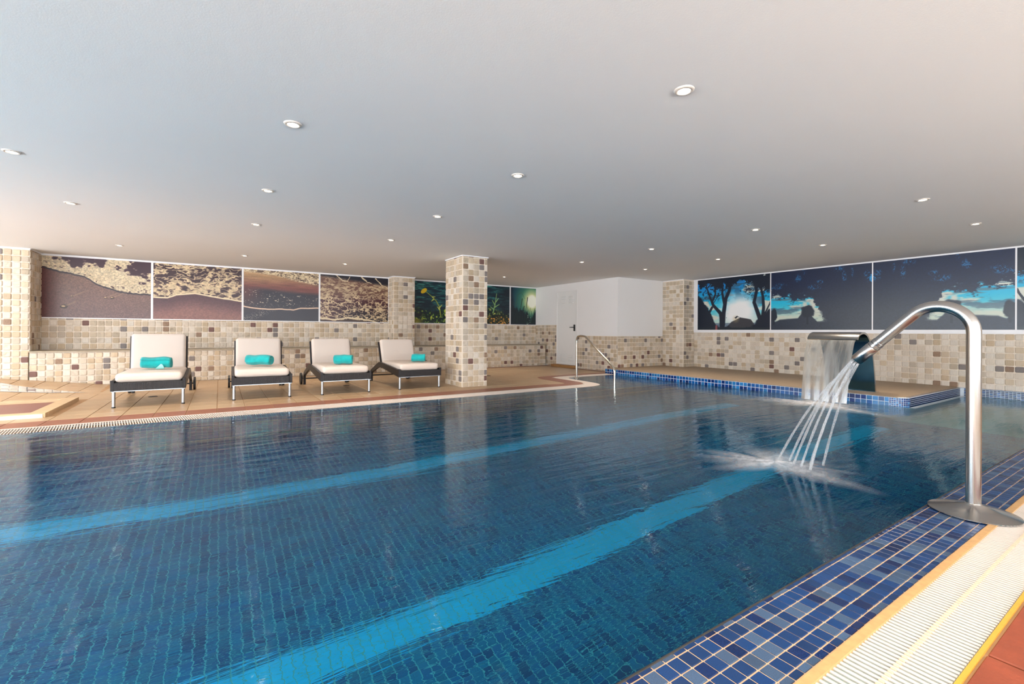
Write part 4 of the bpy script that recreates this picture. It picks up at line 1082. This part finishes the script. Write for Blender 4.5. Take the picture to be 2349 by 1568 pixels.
m = MB(); m.lathe([(.033, .052), (.036, .046), (.10, .028), (.178, .008), (.19, .004), (.19, .0)], seg=64); o = m.build('base_cone', M_STEEL, sp); smooth_by_angle(o, 60)
m = MB()
rs = random.Random(5)
noz = n0+dr*.157+Vector((3.55, .742, 0))
# the arcs of water
spray = tag(empty('water_jets', tuple(noz)), 'thin arcs of water falling from the swan-neck spout into the pool', 'water')
land = [(3.70, 1.87), (3.72, 1.80), (3.66, 1.74), (3.62, 1.67), (3.60, 1.60), (3.74, 1.66), (3.80, 1.60)]
for k, (lx, ly) in enumerate(land):
    a_ = k*2*PI/len(land); st_ = noz+Vector((math.cos(a_)*.022, math.sin(a_)*.014, math.sin(a_)*.014)); en = Vector((lx, ly, WZ+.016)); hor = Vector((en.x-st_.x, en.y-st_.y, 0))
    drop = st_.z-en.z; ptsj = []
    for i in range(19):
        t = i/18; z_ = st_.z-drop*(.55*t+.45*t*t); ptsj.append(tuple(Vector((st_.x+hor.x*t, st_.y+hor.y*t, z_))-noz))
    m = MB(); m.tube(ptsj, [.0065+.001*math.sin(i*1.3+k)+.002*(i/18) for i in range(19)], 10); m.build('stream', M_JET, spray, smooth=True)

def foam(name, c, rx, ry, h, label, seed, spikes=9, rz=0):
    m = MB(); NR, NS = 14, 72; rs = random.Random(seed); ph = [rs.uniform(0, 6.3) for _ in range(6)]
    vs = [(0, 0, h)]; cov = [1.0]
    for i in range(1, NR+1):
        t = i/NR
        for k in range(NS):
            a = 2*PI*k/NS; w_ = 1+.22*math.sin(a*3+ph[0])+.16*math.sin(a*5+ph[1])+.12*math.sin(a*9+ph[2])+.08*math.sin(a*17+ph[3])
            vs.append((rx*t*w_*math.cos(a), ry*t*w_*math.sin(a), h*max(0, (1-t))**1.6*(1+.35*math.sin(a*7+t*9+ph[4]))+.0006)); cov.append(min(1, 1.3*max(0, 1-t)**1.4))
    fs = [(0, 1+k, 1+(k+1) % NS) for k in range(NS)]
    for i in range(NR-1):
        for k in range(NS):
            k2 = (k+1) % NS; fs.append((1+i*NS+k, 1+(i+1)*NS+k, 1+(i+1)*NS+k2, 1+i*NS+k2))
    m.add(vs, fs, M_FOAM); o = m.build(name, None, smooth=True)
    at = o.data.attributes.new('cover', 'FLOAT', 'POINT'); at.data.foreach_set('value', cov)
    o.location = c; o.rotation_euler = (0, 0, rz); tag(o, label, 'foam', kind='stuff'); return o
foam('splash_foam', (3.62, 1.86, WZ+.001), .46, .56, .013, 'white foam where the swan-neck jets strike the water', 4, rz=.35)
foam('splash_foam', (7.15, 3.10, WZ+.001), .60, .80, .012, 'pale foam at the foot of the steel waterfall blade', 8)

# ------------------------------------------------------------------ cascade blade on the ledge
cb = tag(empty('waterfall_blade', (8.3, 3.12, .119)), 'curved brushed steel waterfall blade standing on the ledge', 'waterfall')
prof = [(.02, 0), (.0, .14), (-.035, .34), (-.09, .56), (-.16, .72), (-.25, .835), (-.35, .89), (-.45, .9), (-.54, .885), (-.60, .855), (-.635, .815), (-.645, .79)]
q = smoothpath([(a, 0, b_) for a, b_ in prof], 2); q = [(p[0], p[2]) for p in q]
def ofs(p, d_):
    out = []
    for i in range(len(p)):
        a, b_ = Vector(p[max(i-1, 0)]), Vector(p[min(i+1, len(p)-1)]); t = (b_-a).normalized(); out.append((p[i][0]+t.y*d_, p[i][1]-t.x*d_))
    return out
th = [.04*(1-.45*i/len(q)) for i in range(len(q))]
inn = []
for i in range(len(q)):
    a, b_ = Vector(q[max(i-1, 0)]), Vector(q[min(i+1, len(q)-1)]); t = (b_-a).normalized(); inn.append((q[i][0]-t.y*th[i], q[i][1]+t.x*th[i]))
BW = .33
m = MB(); n = len(q); vs = [(x, -BW, z) for x, z in q]+[(x, BW, z) for x, z in q]+[(x, -BW, z) for x, z in inn]+[(x, BW, z) for x, z in inn]
fs = []
for i in range(n-1):
    fs += [(i, i+1, n+i+1, n+i), (2*n+i, 3*n+i, 3*n+i+1, 2*n+i+1), (i, 2*n+i, 2*n+i+1, i+1), (n+i, n+i+1, 3*n+i+1, 3*n+i)]
fs += [(0, n, 3*n, 2*n), (n-1, 3*n-1, 4*n-1, 2*n-1)]
inner_f = [f for f in fs if min(f) >= 2*n]; outer_f = [f for f in fs if min(f) < 2*n]
M_INN = plain('pool_reflection_steel', (.07, .17, .25), .14, 1.0)  # inner face coloured blue to carry the pool water's reflection
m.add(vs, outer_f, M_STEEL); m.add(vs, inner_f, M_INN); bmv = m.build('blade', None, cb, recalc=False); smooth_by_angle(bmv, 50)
m = MB(); m.box(-.06, .06, -BW-.02, BW+.02, 0, .006); m.build('foot_plate', M_STEEL, cb, bevel=.001)
# sheet of water falling from its lip
ws = empty('water_curtain', (7.655, 3.12, .9)); tag(ws, 'smooth falling sheet of water in front of the steel waterfall blade', 'water')
m = MB(); vs = []; NZ, NY = 24, 28
for i in range(NZ+1):
    t = i/NZ
    for k in range(NY+1):
        s_ = k/NY; vs.append((-.02-.24*t**.6+.008*math.sin(s_*31+t*2)*t, (s_-.5)*(BW*2-.03)*(1-.06*t), -.888*t+.0))
fs = [(i*(NY+1)+k, (i+1)*(NY+1)+k, (i+1)*(NY+1)+k+1, i*(NY+1)+k+1) for i in range(NZ) for k in range(NY)]
m.add(vs, fs, M_SHEET); m.build('sheet', None, ws, smooth=True)
